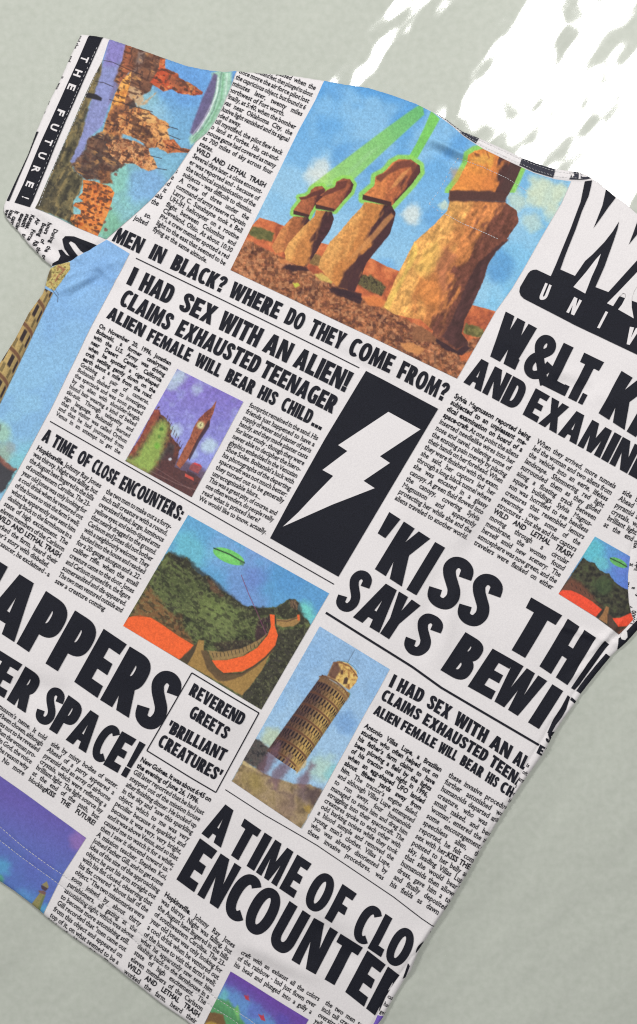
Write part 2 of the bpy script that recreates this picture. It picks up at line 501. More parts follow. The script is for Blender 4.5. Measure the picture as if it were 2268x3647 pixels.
# ------------------------------------------------------------------ heavy condensed capitals, drawn here
ST, HB = 0.215, 0.165
def arc(cx, cy, rx, ry, a0, a1, n=20, pw=2.3):
    t = np.radians(np.linspace(a0, a1, n))
    c, s = np.cos(t), np.sin(t)
    return np.stack([cx + rx * np.sign(c) * np.abs(c) ** (2 / pw), cy + ry * np.sign(s) * np.abs(s) ** (2 / pw)], 1)
def rect(x0, y0, x1, y1):
    return np.array([(x0, y0), (x1, y0), (x1, y1), (x0, y1)], float)
def pg(*p):
    return np.array(p, float)
class Strip(tuple):
    pass
def strip_faces(s):
    a, c = s
    return np.concatenate([np.stack([a[:-1], c[:-1], a[1:]], 1), np.stack([c[:-1], c[1:], a[1:]], 1)])
def brush(pts, w, n=40, flare=0.0):
    P = np.array(pts, float)
    m = len(P); tt = np.linspace(0, m - 1, n)
    Q = np.empty((n, 2))
    for j, t in enumerate(tt):
        i = min(int(t), m - 2); f = t - i
        p0 = P[max(i - 1, 0)]; p1 = P[i]; p2 = P[i + 1]; p3 = P[min(i + 2, m - 1)]
        Q[j] = 0.5 * ((2 * p1) + (-p0 + p2) * f + (2 * p0 - 5 * p1 + 4 * p2 - p3) * f * f + (-p0 + 3 * p1 - 3 * p2 + p3) * f ** 3)
    t = np.gradient(Q, axis=0); t /= np.hypot(t[:, 0], t[:, 1])[:, None]
    e = np.abs(np.linspace(-1, 1, n))
    ww = w * (1 + flare * np.clip(e - 0.55, 0, 1) * 2)
    N = np.stack([-t[:, 1], t[:, 0]], 1) * ww[:, None] / 2
    # strokes across are thinner than strokes along the height
    N[:, 1] *= HB / ST * 1.02
    return Strip((Q + N, Q - N))
def bowl(w, y0, y1, st=ST, hb=HB, pw=2.6):
    """D-like ring: outer with straight left side at x=0, and its hole"""
    my, ry = (y0 + y1) / 2, (y1 - y0) / 2
    cx = w * 0.42
    o = np.concatenate([pg((0, y0)), arc(cx, my, w - cx, ry, -90, 90, 22, pw), pg((0, y1))])
    hx = max(w - st - max(cx, st + 0.02), 0.04)
    c2 = max(cx, st + 0.02) if w - st > st + 0.06 else st + 0.02
    h = np.concatenate([pg((st, y0 + hb)), arc(c2, my, max(w - st - c2, 0.035), ry - hb, -90, 90, 16, pw), pg((st, y1 - hb))])
    return [o, h]
GLY = {}
def g(ch, w, *pieces):
    GLY[ch] = (w, [p if isinstance(p, list) else [p] for p in pieces])
g('I', ST, rect(0, 0, ST, 1))
g('L', .47, pg((0, 0), (.47, 0), (.45, HB + .01), (ST, HB + .01), (ST, 1), (0, 1)))
g('E', .50, pg((0, 0), (.50, 0), (.485, HB), (ST, HB), (ST, .42), (.45, .42), (.435, .575), (ST, .575), (ST, 1 - HB), (.47, 1 - HB), (.49, 1), (0, 1)))
g('F', .48, pg((0, 0), (ST, 0), (ST, .39), (.44, .39), (.425, .55), (ST, .55), (ST, 1 - HB), (.46, 1 - HB), (.48, 1), (0, 1)))
g('T', .56, pg((.1725, 0), (.3875, 0), (.3875, 1 - HB), (.55, 1 - HB), (.56, 1), (0, 1), (.01, 1 - HB), (.1725, 1 - HB)))
g('H', .60, pg((0, 0), (ST, 0), (ST, .41), (.60 - ST, .41), (.60 - ST, 0), (.60, 0), (.60, 1), (.60 - ST, 1), (.60 - ST, .58), (ST, .58), (ST, 1), (0, 1)))
g('N', .63, pg((0, 0), (.17, 0), (.165, .58), (.40, 0), (.63, 0), (.63, 1), (.46, 1), (.465, .44), (.24, 1), (0, 1)))
g('M', .80, pg((0, 0), (.17, 0), (.185, .56), (.33, 0), (.47, 0), (.615, .56), (.63, 0), (.80, 0), (.75, 1), (.54, 1), (.40, .46), (.26, 1), (.05, 1)))
g('W', .90, pg((.14, 0), (.37, 0), (.45, .52), (.53, 0), (.76, 0), (.90, 1), (.695, 1), (.64, .42), (.55, 1), (.36, 1), (.265, .42), (.215, 1), (0, 1)))
g('V', .62, pg((.20, 0), (.43, 0), (.62, 1), (.405, 1), (.315, .36), (.225, 1), (0, 1)))
g('A', .64, [pg((0, 0), (.20, 0), (.235, .19), (.405, .19), (.435, 0), (.64, 0), (.445, 1), (.195, 1)), pg((.258, .335), (.32, .70), (.382, .335))])
g('Y', .58, pg((.18, 0), (.395, 0), (.395, .40), (.58, 1), (.37, 1), (.29, .63), (.215, 1), (0, 1), (.18, .40)))
g('X', .62, pg((0, 0), (.205, 0), (.305, .30), (.40, 0), (.62, 0), (.425, .51), (.60, 1), (.395, 1), (.312, .73), (.235, 1), (.015, 1), (.20, .51)))
g('K', .60, pg((0, 0), (ST, 0), (ST, .33), (.36, 0), (.60, 0), (.405, .54), (.59, 1), (.365, 1), (ST, .67), (ST, 1), (0, 1)))
g('D', .60, bowl(.60, 0, 1))
g('P', .53, [*bowl(.53, .36, 1)], rect(0, 0, ST, .365))
g('R', .58, [*bowl(.53, .40, 1)], rect(0, 0, ST, .405), pg((.355, 0), (.58, 0), (.43, .43), (.20, .405)))
g('B', .56, [*bowl(.55, 0, .55, ST, .15)], [*bowl(.52, .49, 1, ST, .15)])
g('O', .66, [arc(.33, .5, .33, .515, 0, 360, 49, 2.25)[:-1], arc(.33, .5, .33 - ST + .01, .515 - HB + .01, 0, 360, 41, 2.1)[:-1]])
g('C', .55, np.concatenate([arc(.33, .5, .33, .515, 52, 308, 34, 2.25), arc(.335, .5, .335 - ST + .01, .515 - HB + .005, 300, 60, 26, 2.1)]))
g('G', .60, np.concatenate([arc(.33, .5, .33, .515, 52, 280, 30, 2.25), pg((.60, .05), (.60, .52), (.37, .52), (.37, .375), (.41, .375), (.41, .15)), arc(.335, .5, .335 - ST + .01, .515 - HB + .005, 290, 60, 24, 2.1)]))
g('U', .62, np.concatenate([pg((0, 1)), arc(.31, .33, .31, .345, 180, 360, 24, 2.4), pg((.62, 1), (.42, 1)), arc(.31, .33, .11, .185, 360, 180, 18, 2.2), pg((ST - .015, 1))]))
SPTS = [(.475, .695), (.43, .845), (.30, .905), (.17, .865), (.125, .74), (.19, .62), (.30, .515), (.41, .405), (.455, .27), (.40, .135), (.27, .093), (.145, .145), (.095, .285)]
g('S', .53, brush(SPTS, .25, 60))
g('?', .50, brush([(.07, .72), (.13, .87), (.25, .925), (.37, .87), (.40, .73), (.33, .58), (.245, .47), (.235, .31)], .24, 40), rect(.13, 0, .34, .19))
g('!', .25, pg((.04, .29), (.21, .29), (.25, 1), (0, 1)), rect(.02, 0, .23, .20))
g('.', .20, rect(0, 0, .19, .19))
g(':', .21, rect(0, .02, .2, .22), rect(0, .50, .2, .70))
g("'", .17, pg((.02, .60), (.14, .60), (.19, 1), (.0, 1)))
g('&', .66, brush([(.66, .02), (.45, .26), (.24, .53), (.15, .71), (.19, .86), (.30, .905), (.40, .85), (.42, .71), (.28, .545), (.15, .40), (.115, .24), (.18, .12), (.31, .095), (.45, .18), (.54, .34), (.58, .46)], .215, 110))
g('w', 1.0, pg((.10, 0), (.40, 0), (.50, .36), (.57, 0), (.85, 0), (1, 1), (.77, 1), (.69, .66), (.61, 1), (.39, 1), (.305, .66), (.24, 1), (0, 1)))
BOLD = 0.029
def fatten(c, outer):
    c = np.asarray(c, float)
    keep = np.hypot(*(c - np.roll(c, 1, 0)).T) > 1e-6
    c = c[keep]
    x, y = c.T; area = (x * np.roll(y, -1) - np.roll(x, -1) * y).sum()
    if (area < 0) == outer:
        c = c[::-1]
    e0 = c - np.roll(c, 1, 0); e1 = np.roll(c, -1, 0) - c
    n0 = np.stack([e0[:, 1], -e0[:, 0]], 1) / np.hypot(*e0.T)[:, None]
    n1 = np.stack([e1[:, 1], -e1[:, 0]], 1) / np.hypot(*e1.T)[:, None]
    m = n0 + n1
    k = np.clip((m * m).sum(1), .5, None)
    o = c + m * (2 / k)[:, None] * BOLD
    o[:, 0] += BOLD
    o[:, 1] = (o[:, 1] + BOLD) / (1 + 2 * BOLD)
    return o
GT = {}
for k, (w, ps) in GLY.items():
    T = []
    for p in ps:
        if isinstance(p[0], Strip):
            T.append(strip_faces(p[0]))
        else:
            T.append(tess([fatten(c, i == 0) for i, c in enumerate(p)]))
    x0 = min(t[..., 0].min() for t in T); x1 = max(t[..., 0].max() for t in T)
    GT[k] = (x1 - x0, [t - np.array([x0, 0]) for t in T])

def word_tris(word, gap=.045):
    """list of piece triangles and the width of the word at cap height 1"""
    x = 0; out = []
    for i, ch in enumerate(word):
        if ch == ' ':
            x += .22; continue
        w, ps = GT[ch]
        for k, t in enumerate(ps):
            if len(t):
                out.append((k, t + np.array([x, 0])))
        x += w + gap
        if i + 1 < len(word) and word[i:i + 2] in ('LT', 'AT', 'TA', 'AY', 'LY', 'AW', 'WA', 'PA'):
            x -= .07
    return out, x - gap

def headline(base, caps, words, mat=None, parent=None, layer=0, region=None, name='headline', bold=0):
    """base: polyline of the base line; caps: cap vectors at its two ends; words: (text, x0, x1) along print x"""
    base = np.asarray(base, float); c0, c1 = [np.array(c, float) for c in caps]
    bx0, bx1 = base[0, 0], base[-1, 0]
    def M(x, v):
        bx = np.where(x < base[0, 0], base[0, 0], np.where(x > base[-1, 0], base[-1, 0], x))
        y = np.interp(bx, base[:, 0], base[:, 1])
        sl0 = (base[1, 1] - base[0, 1]) / (base[1, 0] - base[0, 0]); sl1 = (base[-1, 1] - base[-2, 1]) / (base[-1, 0] - base[-2, 0])
        y = y + np.where(x < base[0, 0], (x - base[0, 0]) * sl0, 0) + np.where(x > base[-1, 0], (x - base[-1, 0]) * sl1, 0)
        f = np.clip((x - bx0) / (bx1 - bx0), -.3, 1.3)
        return np.stack([x + v * (c0[0] + f * (c1[0] - c0[0])), y + v * (c0[1] + f * (c1[1] - c0[1]))], -1)
    by = {}
    for txt, x0, x1 in words:
        ps, w = word_tris(txt)
        for k, t in ps:
            q = M(x0 + t[..., 0] / w * (x1 - x0), t[..., 1])
            by.setdefault(k, []).append(q)
    allV = []
    o = None
    Ts = []
    for k in sorted(by):
        T = split_long(np.concatenate(by[k]), 9)
        if region is not None:
            T = clip(T, region)
        Ts.append((k, T))
    V = []; F = []; n = 0
    for k, T in Ts:
        if not len(T):
            continue
        cr = (T[:, 1, 0] - T[:, 0, 0]) * (T[:, 2, 1] - T[:, 0, 1]) - (T[:, 1, 1] - T[:, 0, 1]) * (T[:, 2, 0] - T[:, 0, 0])
        T = T[np.abs(cr) > 1e-4]; cr = cr[np.abs(cr) > 1e-4]
        T = np.where((cr > 0)[:, None, None], T[:, ::-1], T)
        P, inv = np.unique(np.round(T.reshape(-1, 2) * 40), axis=0, return_inverse=True)
        P = P / 40.0
        f = np.asarray(inv).reshape(-1, 3)
        f = f[(f[:, 0] != f[:, 1]) & (f[:, 1] != f[:, 2]) & (f[:, 0] != f[:, 2])]
        V.append(to_world(P, relief(P) + L1 + LS * layer + 0.00004 * k)); F.append(f + n); n += len(P)
    if not V:
        return None
    return mesh_obj(name, np.concatenate(V), np.concatenate(F), mat or M_INK, parent or body)

# ------------------------------------------------------------------ small text: outlines of the built-in font
_gc = {}
def glyph(ch, bold):
    key = (ch, bold)
    if key in _gc:
        return _gc[key]
    def mk(s, off=None):
        cu = bpy.data.curves.new('tmp', 'FONT')
        cu.body = s; cu.size = 1.0; cu.resolution_u = 2; cu.fill_mode = 'FRONT'
        cu.offset = (0.032 if bold else 0.015) if off is None else off
        ob = bpy.data.objects.new('tmp', cu)
        scene.collection.objects.link(ob)
        bpy.context.view_layer.update()
        ev = ob.evaluated_get(bpy.context.evaluated_depsgraph_get())
        me = ev.to_mesh()
        me.calc_loop_triangles()
        v = np.array([q.co[:2] for q in me.vertices]).reshape(-1, 2)
        t = np.array([q.vertices[:] for q in me.loop_triangles], int).reshape(-1, 3)
        ev.to_mesh_clear()
        bpy.data.objects.remove(ob); bpy.data.curves.remove(cu)
        return v, t
    if ('|', bold) not in _gc and ch != '|':
        v, t = mk('||'); _gc[('|', bold)] = (v[:, 0].max() - v[:, 0].min(), None)
    w2 = _gc[('|', bold)][0]
    v, t = mk('|' + ch + '|')
    adv = v[:, 0].max() - v[:, 0].min() - w2
    if ch == ' ':
        tri = np.zeros((0, 3, 2))
    else:
        def area(q):
            a, c, d = q[:, 0], q[:, 1], q[:, 2]
            return np.abs((c[:, 0] - a[:, 0]) * (d[:, 1] - a[:, 1]) - (c[:, 1] - a[:, 1]) * (d[:, 0] - a[:, 0])).sum()
        v0, t0 = mk(ch, 0.0)
        a0 = area(v0[t0])
        for off in (None, 0.026, 0.018, 0.010, 0.0):
            v, t = mk(ch, off)
            if len(t) and a0 * .999 < area(v[t]) < a0 * 2.2:
                break
        tri = v[t]
        if not bold and ch.isalnum():
            tri = np.concatenate([tri] + serifs(v, t))
    _gc[key] = (adv, tri)
    return _gc[key]

def serifs(v, t):
    """short feet beside the stems that end flat on the base line or at the top of a letter"""
    cnt = {}
    for tr in t:
        for k in range(3):
            e = (int(tr[k]), int(tr[(k + 1) % 3])); q = (min(e), max(e))
            cnt[q] = cnt.get(q, 0) + 1
    y0, y1 = v[:, 1].min(), v[:, 1].max()
    out = []
    for (i, j), c in cnt.items():
        if c != 1 or abs(v[i, 1] - v[j, 1]) > .004:
            continue
        x0, x1 = sorted((v[i, 0], v[j, 0])); y = v[i, 1]
        if not .05 < x1 - x0 < .16:
            continue
        foot = abs(y) < .05
        if not foot and not (y > .4):
            continue
        ya, yb = (y, y + .045) if foot else (y - .045, y)
        for xa, xb in ((x0 - .075, x0), (x1, x1 + .075)) if foot else ((x0 - .085, x0),):
            out.append(np.array([[(xa, ya), (xb, ya), (xb, yb)], [(xa, ya), (xb, yb), (xa, yb)]]))
    return out
XS = 0.84       # the print's letters are narrow
def text_line(line, bold):
    """returns words [(tris, width)], bold flag at the end"""
    words = []
    for wd in line.split(' '):
        x = 0; T = []
        for ch in wd:
            if ch == '*':
                bold = not bold; continue
            adv, t = glyph(ch, bold)
            if len(t):
                T.append(t * np.array([XS, 1]) + np.array([x, 0]))
            x += adv * XS
        words.append((np.concatenate(T) if T else np.zeros((0, 3, 2)), x))
    return words, bold

def article(text, bl0, br0, bl1, br1, parent=None, region=None, mat=None, size=None, name='article_text'):
    """a justified column: first and last base line given by their left and right ends"""
    lines = text.split('/')
    bl0, br0, bl1, br1 = [np.array(p, float) for p in (bl0, br0, bl1, br1)]
    n = len(lines); bold = False
    out = []
    for i, ln in enumerate(lines):
        f = i / max(n - 1, 1)
        a = bl0 + (bl1 - bl0) * f; b = br0 + (br1 - br0) * f
        dirv = (b - a); W = np.hypot(*dirv); ux = dirv / W
        step = (bl1 - bl0) / max(n - 1, 1) if n > 1 else None
        pitch = np.hypot(*step) if step is not None else 22.0
        em = size or pitch * 1.02
        up = -step / pitch if step is not None else np.array([ux[1], -ux[0]])
        just = not ln.rstrip().endswith('|')
        ln = ln.strip().rstrip('|')
        words, bold = text_line(ln, bold)
        tot = sum(w for _, w in words) * em
        gaps = len(words) - 1
        sp = em * .22
        k = 1.0
        if just and gaps > 0:
            sp = (W - tot) / gaps
            if sp < em * .13:
                sp = em * .13; k = W / (tot + sp * gaps)
        elif tot + sp * gaps > W:
            k = W / (tot + sp * gaps)
        x = 0
        for t, w in words:
            if len(t):
                q = a + (x + t[..., 0:1] * em * k) * ux + t[..., 1:2] * em * up * 1.0
                out.append(q)
            x += w * em * k + sp * (k if k < 1 else 1)
    return lay(name, np.concatenate(out), mat or M_TEXT, parent or body, 0, region, 40)
# ------------------------------------------------------------------ printed pictures: colours painted on a fine mesh
class Paint:
    def __init__(s, P):
        s.P = P; s.C = np.zeros((len(P), 3))
    def base(s, c):
        s.C[:] = np.array(c, float)
    def mix(s, m, c):
        m = np.asarray(m)[:, None]
        s.C = s.C * (1 - m) + np.asarray(c, float) * m
    def grad(s, p0, c0, p1, c1, m=None):
        p0 = np.array(p0, float); p1 = np.array(p1, float); e = p1 - p0
        t = np.clip(((s.P - p0) @ e) / (e @ e), 0, 1)[:, None]
        col = np.array(c0, float) * (1 - t) + np.array(c1, float) * t
        if m is None:
            s.C = col
        else:
            s.C = s.C * (1 - m[:, None]) + col * m[:, None]
    def mask(s, poly, soft=2.0, rough=0.0, rs=12, seed=3):
        poly = np.asarray(poly, float)
        lo = poly.min(0) - 3 * soft - rough - 2; hi = poly.max(0) + 3 * soft + rough + 2
        k = ((s.P > lo) & (s.P < hi)).all(1)
        m = np.zeros(len(s.P))
        if k.any():
            d = sd_poly(s.P[k], poly)
            if rough:
                d = d + rough * 2 * (fbm(s.P[k], rs, seed, 3) - .5)
            m[k] = sm(soft, -soft, d)
        return m
    def fill(s, poly, c, soft=2.0, a=1.0, rough=0.0, rs=12, seed=3):
        m = s.mask(poly, soft, rough, rs, seed) * a
        s.mix(m, c); return m
    def tex(s, poly, cols, scale, seed=1, soft=2.0, rough=0.0, ang=0.0, stretch=1.0, octs=3, a=1.0):
        """fill with a noise running through several colours"""
        m = s.mask(poly, soft, rough, 12, seed) * a
        k = m > 0
        if not k.any():
            return m
        v = fbm(s.P[k], scale, seed, octs, ang, stretch)
        v = np.clip((v - .22) / .56, 0, .9999) * (len(cols) - 1)
        i = v.astype(int); f = (v - i)[:, None]
        cols = np.array(cols, float)
        col = cols[i] * (1 - f) + cols[np.minimum(i + 1, len(cols) - 1)] * f
        s.C[k] = s.C[k] * (1 - m[k][:, None]) + col * m[k][:, None]
        return m
    def line(s, pts, w, c, soft=1.0, a=1.0):
        d = sd_line(s.P, np.asarray(pts, float)) - w / 2
        s.mix(sm(soft, -soft, d) * a, c)
    def blob(s, c0, r, c, a=1.0, rough=.35, seed=4):
        d = np.hypot(*(s.P - np.array(c0, float)).T) / r
        d = d + rough * 2 * (fbm(s.P, r * .6, seed, 3) - .5)
        s.mix(sm(1.0, .35, d) * a, c)
    def noise(s, amt, scale, seed=7, m=None, octs=3, ang=0., stretch=1.):
        v = 1 + amt * 2 * (fbm(s.P, scale, seed, octs, ang, stretch) - .5)
        if m is not None:
            v = 1 + (v - 1) * m
        s.C = s.C * v[:, None]

def resample(line, n):
    L = np.asarray(line, float)
    seg = np.hypot(*np.diff(L, axis=0).T); cum = np.concatenate([[0], np.cumsum(seg)])
    t = np.linspace(0, cum[-1], n)
    return np.stack([np.interp(t, cum, L[:, 0]), np.interp(t, cum, L[:, 1])], 1)

def length(L):
    return np.hypot(*np.diff(np.asarray(L, float), axis=0).T).sum()

def soft_ink(C):
    """ink soaked into cloth: a little paler and less saturated than on paper"""
    L = C @ np.array([.3, .59, .11])
    C = C * .88 + L[:, None] * .12
    return 14 + C * .965

def picture(top, bottom, left, right, paint, parent=None, step=2.3, layer=0, name='picture'):
    """top/bottom run left to right, left/right run top to bottom"""
    nu = int(max(length(top), length(bottom)) / step) + 2
    nv = int(max(length(left), length(right)) / step) + 2
    T, B, Lf, R = resample(top, nu), resample(bottom, nu), resample(left, nv), resample(right, nv)
    u = np.linspace(0, 1, nu)[None, :, None]; v = np.linspace(0, 1, nv)[:, None, None]
    P = (1 - v) * T[None] + v * B[None] + (1 - u) * Lf[:, None] + u * R[:, None] \
        - ((1 - u) * (1 - v) * T[0] + u * (1 - v) * T[-1] + (1 - u) * v * B[0] + u * v * B[-1])
    P = P.reshape(-1, 2)
    pt = Paint(P); paint(pt)
    idx = np.arange(nu * nv).reshape(nv, nu)
    a, b, c, d = idx[:-1, :-1].ravel(), idx[:-1, 1:].ravel(), idx[1:, 1:].ravel(), idx[1:, :-1].ravel()
    F = np.stack([a, d, c, b], 1)
    return mesh_obj(name, to_world(P, relief(P) + L1 + LS * layer), F, M_PIC, parent or body, colors=lin(np.clip(soft_ink(pt.C), 4, 250)))

# ---- stone heads under green beams
def paint_heads(p):
    p.grad((1150, 300), (72, 148, 214), (1000, 800), (128, 184, 220))
    p.grad((1600, 450), (96, 160, 214), (1850, 1000), (112, 184, 224), sm(1500, 1750, p.P[:, 0]))
    p.mix(.5 * sm(.45, .75, fbm(p.P, 130, 31, 3)), (150, 196, 222))
    p.mix(.45 * sm(.5, .8, fbm(p.P, 110, 37, 3)), (62, 136, 206))
    for c, r, a in [(Z1(830, 770), 62, .8), (Z1(800, 830), 52, .6), (Z1(1455, 1060), 46, .6), (Z2(110, 1340), 44, .6)]:
        p.blob(c, r, (206, 214, 206), a, .3, 11)
    for c, r, a in [(C1(440, 330), 55, .9), (C1(560, 420), 70, .85), (C1(690, 390), 45, .8), (C1(420, 440), 45, .8), (C1(600, 600), 55, .7), (C1(380, 700), 50, .55), (Z2(760, 1250), 45, .7), (Z2(310, 1280), 24, .8)]:
        p.blob(c, r, (190, 206, 178), a, .35, 13)
    p.blob(C1(40, 1200), 75, (70, 140, 200), .7, .3, 15)
    # beams
    bm = p.mask(Z1((1520, 318), (1440, 372), (1290, 480), (1000, 700), (760, 882), (800, 900), (880, 880), (1060, 832), (1300, 610), (1530, 400)), 4)
    p.grad(Z1(1480, 350), (92, 180, 76), Z1(800, 880), (150, 206, 82), bm * .85)
    p.fill(Z1((1150, 650), (1000, 800), (1030, 800), (1250, 600)), (140, 196, 130), 8, .5)
    p.fill(cat(Z2((236, 690), (288, 742), (240, 830), (150, 985), (90, 985), (140, 900), (190, 800))), (104, 192, 66), 3, .92)
    HEAD1 = Z1((770, 905), (800, 882), (845, 880), (868, 905), (850, 960), (800, 1005), (765, 1060), (755, 1085), (650, 1062), (655, 1035), (690, 990), (703, 975), (690, 955), (735, 948), (765, 925))
    HEAD2 = Z1((940, 850), (985, 828), (1030, 832), (1056, 868), (1040, 920), (975, 990), (930, 1045), (800, 1018), (805, 990), (850, 950), (833, 942), (872, 908), (930, 885))
    HEAD3 = Z1((1310, 725), (1360, 698), (1440, 700), (1500, 742), (1505, 785), (1450, 862), (1360, 960), (1312, 1012), (1118, 965), (1120, 938), (1195, 875), (1202, 815), (1255, 788), (1285, 760))
    HEAD4 = C8((440, 440), (520, 425), (800, 545), (825, 575), (775, 690), (720, 800), (690, 840), (225, 840), (235, 770), (300, 690), (375, 545), (385, 480))
    for h, w in ((HEAD1, 15), (HEAD2, 15), (HEAD3, 20), (HEAD4, 22)):
        lo = h.min(0) - 40; hi = h.max(0) + 40
        k = ((p.P > lo) & (p.P < hi)).all(1)
        m = np.zeros(len(p.P)); m[k] = sm(w, w * .55, sd_poly(p.P[k], h))
        if h is HEAD4:
            m = m * sm(860, 835, p.P[:, 1] - 0) * (p.P[:, 1] < 690)
        p.mix(m * .92, (128, 200, 68))
    # hills and stony ground
    hill = cat(Z1((425, 1090), (520, 1118), (620, 1160), (830, 1258), (1000, 1300), (1190, 1370), (1280, 1420), (1370, 1452)), Z5((300, 430), (400, 450), (480, 470), (565, 495)), U((1640, 1400), (1500, 1420), (700, 1000)))
    p.tex(hill, [(150, 66, 40), (196, 92, 48), (222, 118, 62)], 26, 5, 2, 1)
    p.tex(Z1((375, 1150), (440, 1160), (520, 1195), (505, 1250), (430, 1235), (350, 1205)), [(70, 74, 36), (110, 104, 52)], 10, 6, 5, 5)
    p.tex(Z4((1000, 340), (1080, 345), (1180, 420), (1150, 480), (1040, 440), (980, 400)), [(50, 42, 30), (100, 90, 50), (60, 50, 36)], 9, 8, 5, 6)
    p.tex(Z5((360, 575), (480, 610), (470, 680), (340, 640)), [(76, 72, 34), (128, 120, 60)], 10, 6, 4, 5)
    p.tex(Z1((740, 1320), (840, 1350), (830, 1420), (760, 1400)), [(110, 80, 40), (150, 110, 60)], 9, 9, 5, 5)
    ground = cat(Z1((335, 1235), (520, 1330), (700, 1420), (900, 1525)), U((1282, 1063), (1400, 1115), (1500, 1168)), Z5((150, 650), (290, 715), (380, 690), (470, 660)), U((1640, 1410), (1500, 1420), (700, 1010)))
    p.tex(ground, [(84, 44, 34), (128, 70, 42), (156, 90, 52), (178, 110, 70)], 15, 21, 4, 6, .4, 1.6, 4)
    m = p.mask(ground, 6, 6)
    p.noise(.34, 7, 23, m, 2)
    p.mix(m * .6 * sm(.62, .75, vnoise(p.P, 9, 51)), (196, 130, 82))
    p.mix(m * .4 * sm(.66, .8, vnoise(p.P, 12, 53)), (66, 38, 34))
    for q, c in [(Z4((700, 340), (750, 330), (840, 380), (810, 400), (730, 375)), (206, 178, 78)), (Z4((555, 400), (590, 395), (600, 415), (570, 430)), (196, 204, 52)),
                 (Z4((1020, 500), (1100, 480), (1180, 520), (1150, 560), (1060, 550)), (214, 112, 48)), (Z4((950, 420), (990, 410), (1000, 450), (960, 470)), (206, 96, 56)),
                 (Z5((310, 790), (400, 760), (390, 810), (330, 830)), (206, 98, 48)), (Z4((450, 235), (540, 240), (540, 265), (470, 265)), (206, 120, 60)),
                 (Z1((380, 1240), (470, 1270), (560, 1320), (500, 1310), (400, 1270)), (206, 96, 54)), (Z5((60, 590), (130, 640), (240, 720), (140, 700), (0, 690), (0, 600)), (136, 82, 50)),
                 (Z4((1270, 800), (1360, 800), (1440, 840), (1400, 880), (1300, 850)), (206, 130, 66))]:
        p.fill(q, c, 4, .85, 3)
    for q in [Z1((600, 1405), (740, 1420), (760, 1450), (640, 1450), (580, 1430)), Z1((900, 1560), (1000, 1570), (1110, 1600), (1100, 1640), (960, 1610)), Z4((790, 430), (940, 450), (1020, 500), (1010, 540), (900, 500), (810, 460)), Z5((180, 660), (270, 640), (390, 740), (330, 790), (220, 750), (150, 690))]:
        p.fill(q, (46, 26, 34), 4, .9, 4)
    # statues
    def stone(poly, lit, mid, dark, ang0, ang1, seed):
        """printed stone: warm face on one side, dark side on the other"""
        m = p.mask(poly, 1.6, 1.5, 8, seed)
        v = fbm(p.P, 26, seed, 3, -1.1, 2.4)
        a = np.array(ang0, float); e = np.array(ang1, float) - a
        t = np.clip(((p.P - a) @ e) / (e @ e), 0, 1) + .55 * (v - .5)
        c = np.array(lit, float) * (1 - sm(.1, .5, t))[:, None] + np.array(mid, float) * (sm(.1, .5, t) - sm(.62, .78, t))[:, None] + np.array(dark, float) * sm(.62, .78, t)[:, None]
        c = c * (1 + .36 * (fbm(p.P, 8, seed + 3, 2) - .5))[:, None]
        p.C = p.C * (1 - m[:, None]) + c * m[:, None]
    LIT, MID, DRK = (216, 148, 70), (182, 100, 50), (62, 32, 36)
    B1 = Z1((655, 1080), (750, 1090), (762, 1110), (710, 1170), (650, 1240), (590, 1320), (530, 1330), (505, 1285), (560, 1180), (630, 1100))
    stone(B1, (200, 120, 60), (156, 84, 44), DRK, Z1(560, 1180), Z1(760, 1230), 61)
    stone(HEAD1, (170, 88, 50), (150, 74, 44), (74, 34, 34), Z1(690, 960), Z1(860, 1010), 62)
    p.fill(Z1((690, 955), (740, 950), (770, 925), (860, 895), (850, 930), (780, 950), (730, 968), (700, 972)), (76, 34, 34), 3, .8)
    p.fill(Z1((652, 1040), (760, 1072), (752, 1092), (652, 1068)), (52, 26, 30), 2, .9)
    B2 = Z1((805, 1040), (912, 1052), (924, 1100), (895, 1180), (840, 1260), (800, 1330), (770, 1375), (740, 1420), (680, 1412), (600, 1375), (592, 1320), (620, 1260), (720, 1150), (790, 1085))
    stone(B2, LIT, (186, 112, 50), DRK, Z1(650, 1200), Z1(850, 1290), 63)
    stone(HEAD2, (186, 98, 52), (150, 74, 44), (74, 34, 34), Z1(840, 960), Z1(1020, 1010), 64)
    p.fill(Z1((930, 885), (950, 850), (1020, 840), (1000, 890), (940, 915), (850, 950), (838, 942), (880, 908)), (84, 38, 36), 3, .75)
    p.fill(Z1((800, 1000), (930, 1032), (925, 1052), (800, 1030)), (52, 26, 30), 2, .9)
    B3 = cat(Z1((1130, 985), (1312, 1010), (1340, 1060), (1300, 1200), (1200, 1320), (1140, 1400), (1110, 1480), (1060, 1590), (950, 1560), (880, 1490), (820, 1425), (832, 1370), (900, 1250), (950, 1200), (1050, 1080), (1110, 1020)))
    stone(B3, LIT, (188, 112, 48), DRK, Z1(930, 1220), Z1(1230, 1370), 65)
    p.fill(Z1((1310, 1060), (1330, 1080), (1200, 1230), (1130, 1300), (1010, 1390), (1090, 1290), (1180, 1200), (1260, 1100)), (206, 132, 66), 4, .7)
    p.fill(Z1((1330, 1080), (1290, 1210), (1190, 1330), (1130, 1400), (1060, 1590), (950, 1560), (1010, 1440), (1150, 1310), (1240, 1210)), (62, 33, 38), 5, .92, 3)
    stone(HEAD3, (204, 112, 52), (176, 88, 46), (66, 32, 34), Z1(1200, 850), Z1(1470, 960), 66)
    p.fill(Z1((1300, 760), (1340, 715), (1430, 705), (1495, 745), (1495, 790), (1440, 860), (1400, 870), (1450, 790), (1440, 750), (1370, 760), (1290, 800), (1240, 850), (1205, 830), (1210, 810), (1260, 790)), (92, 42, 38), 4, .75)
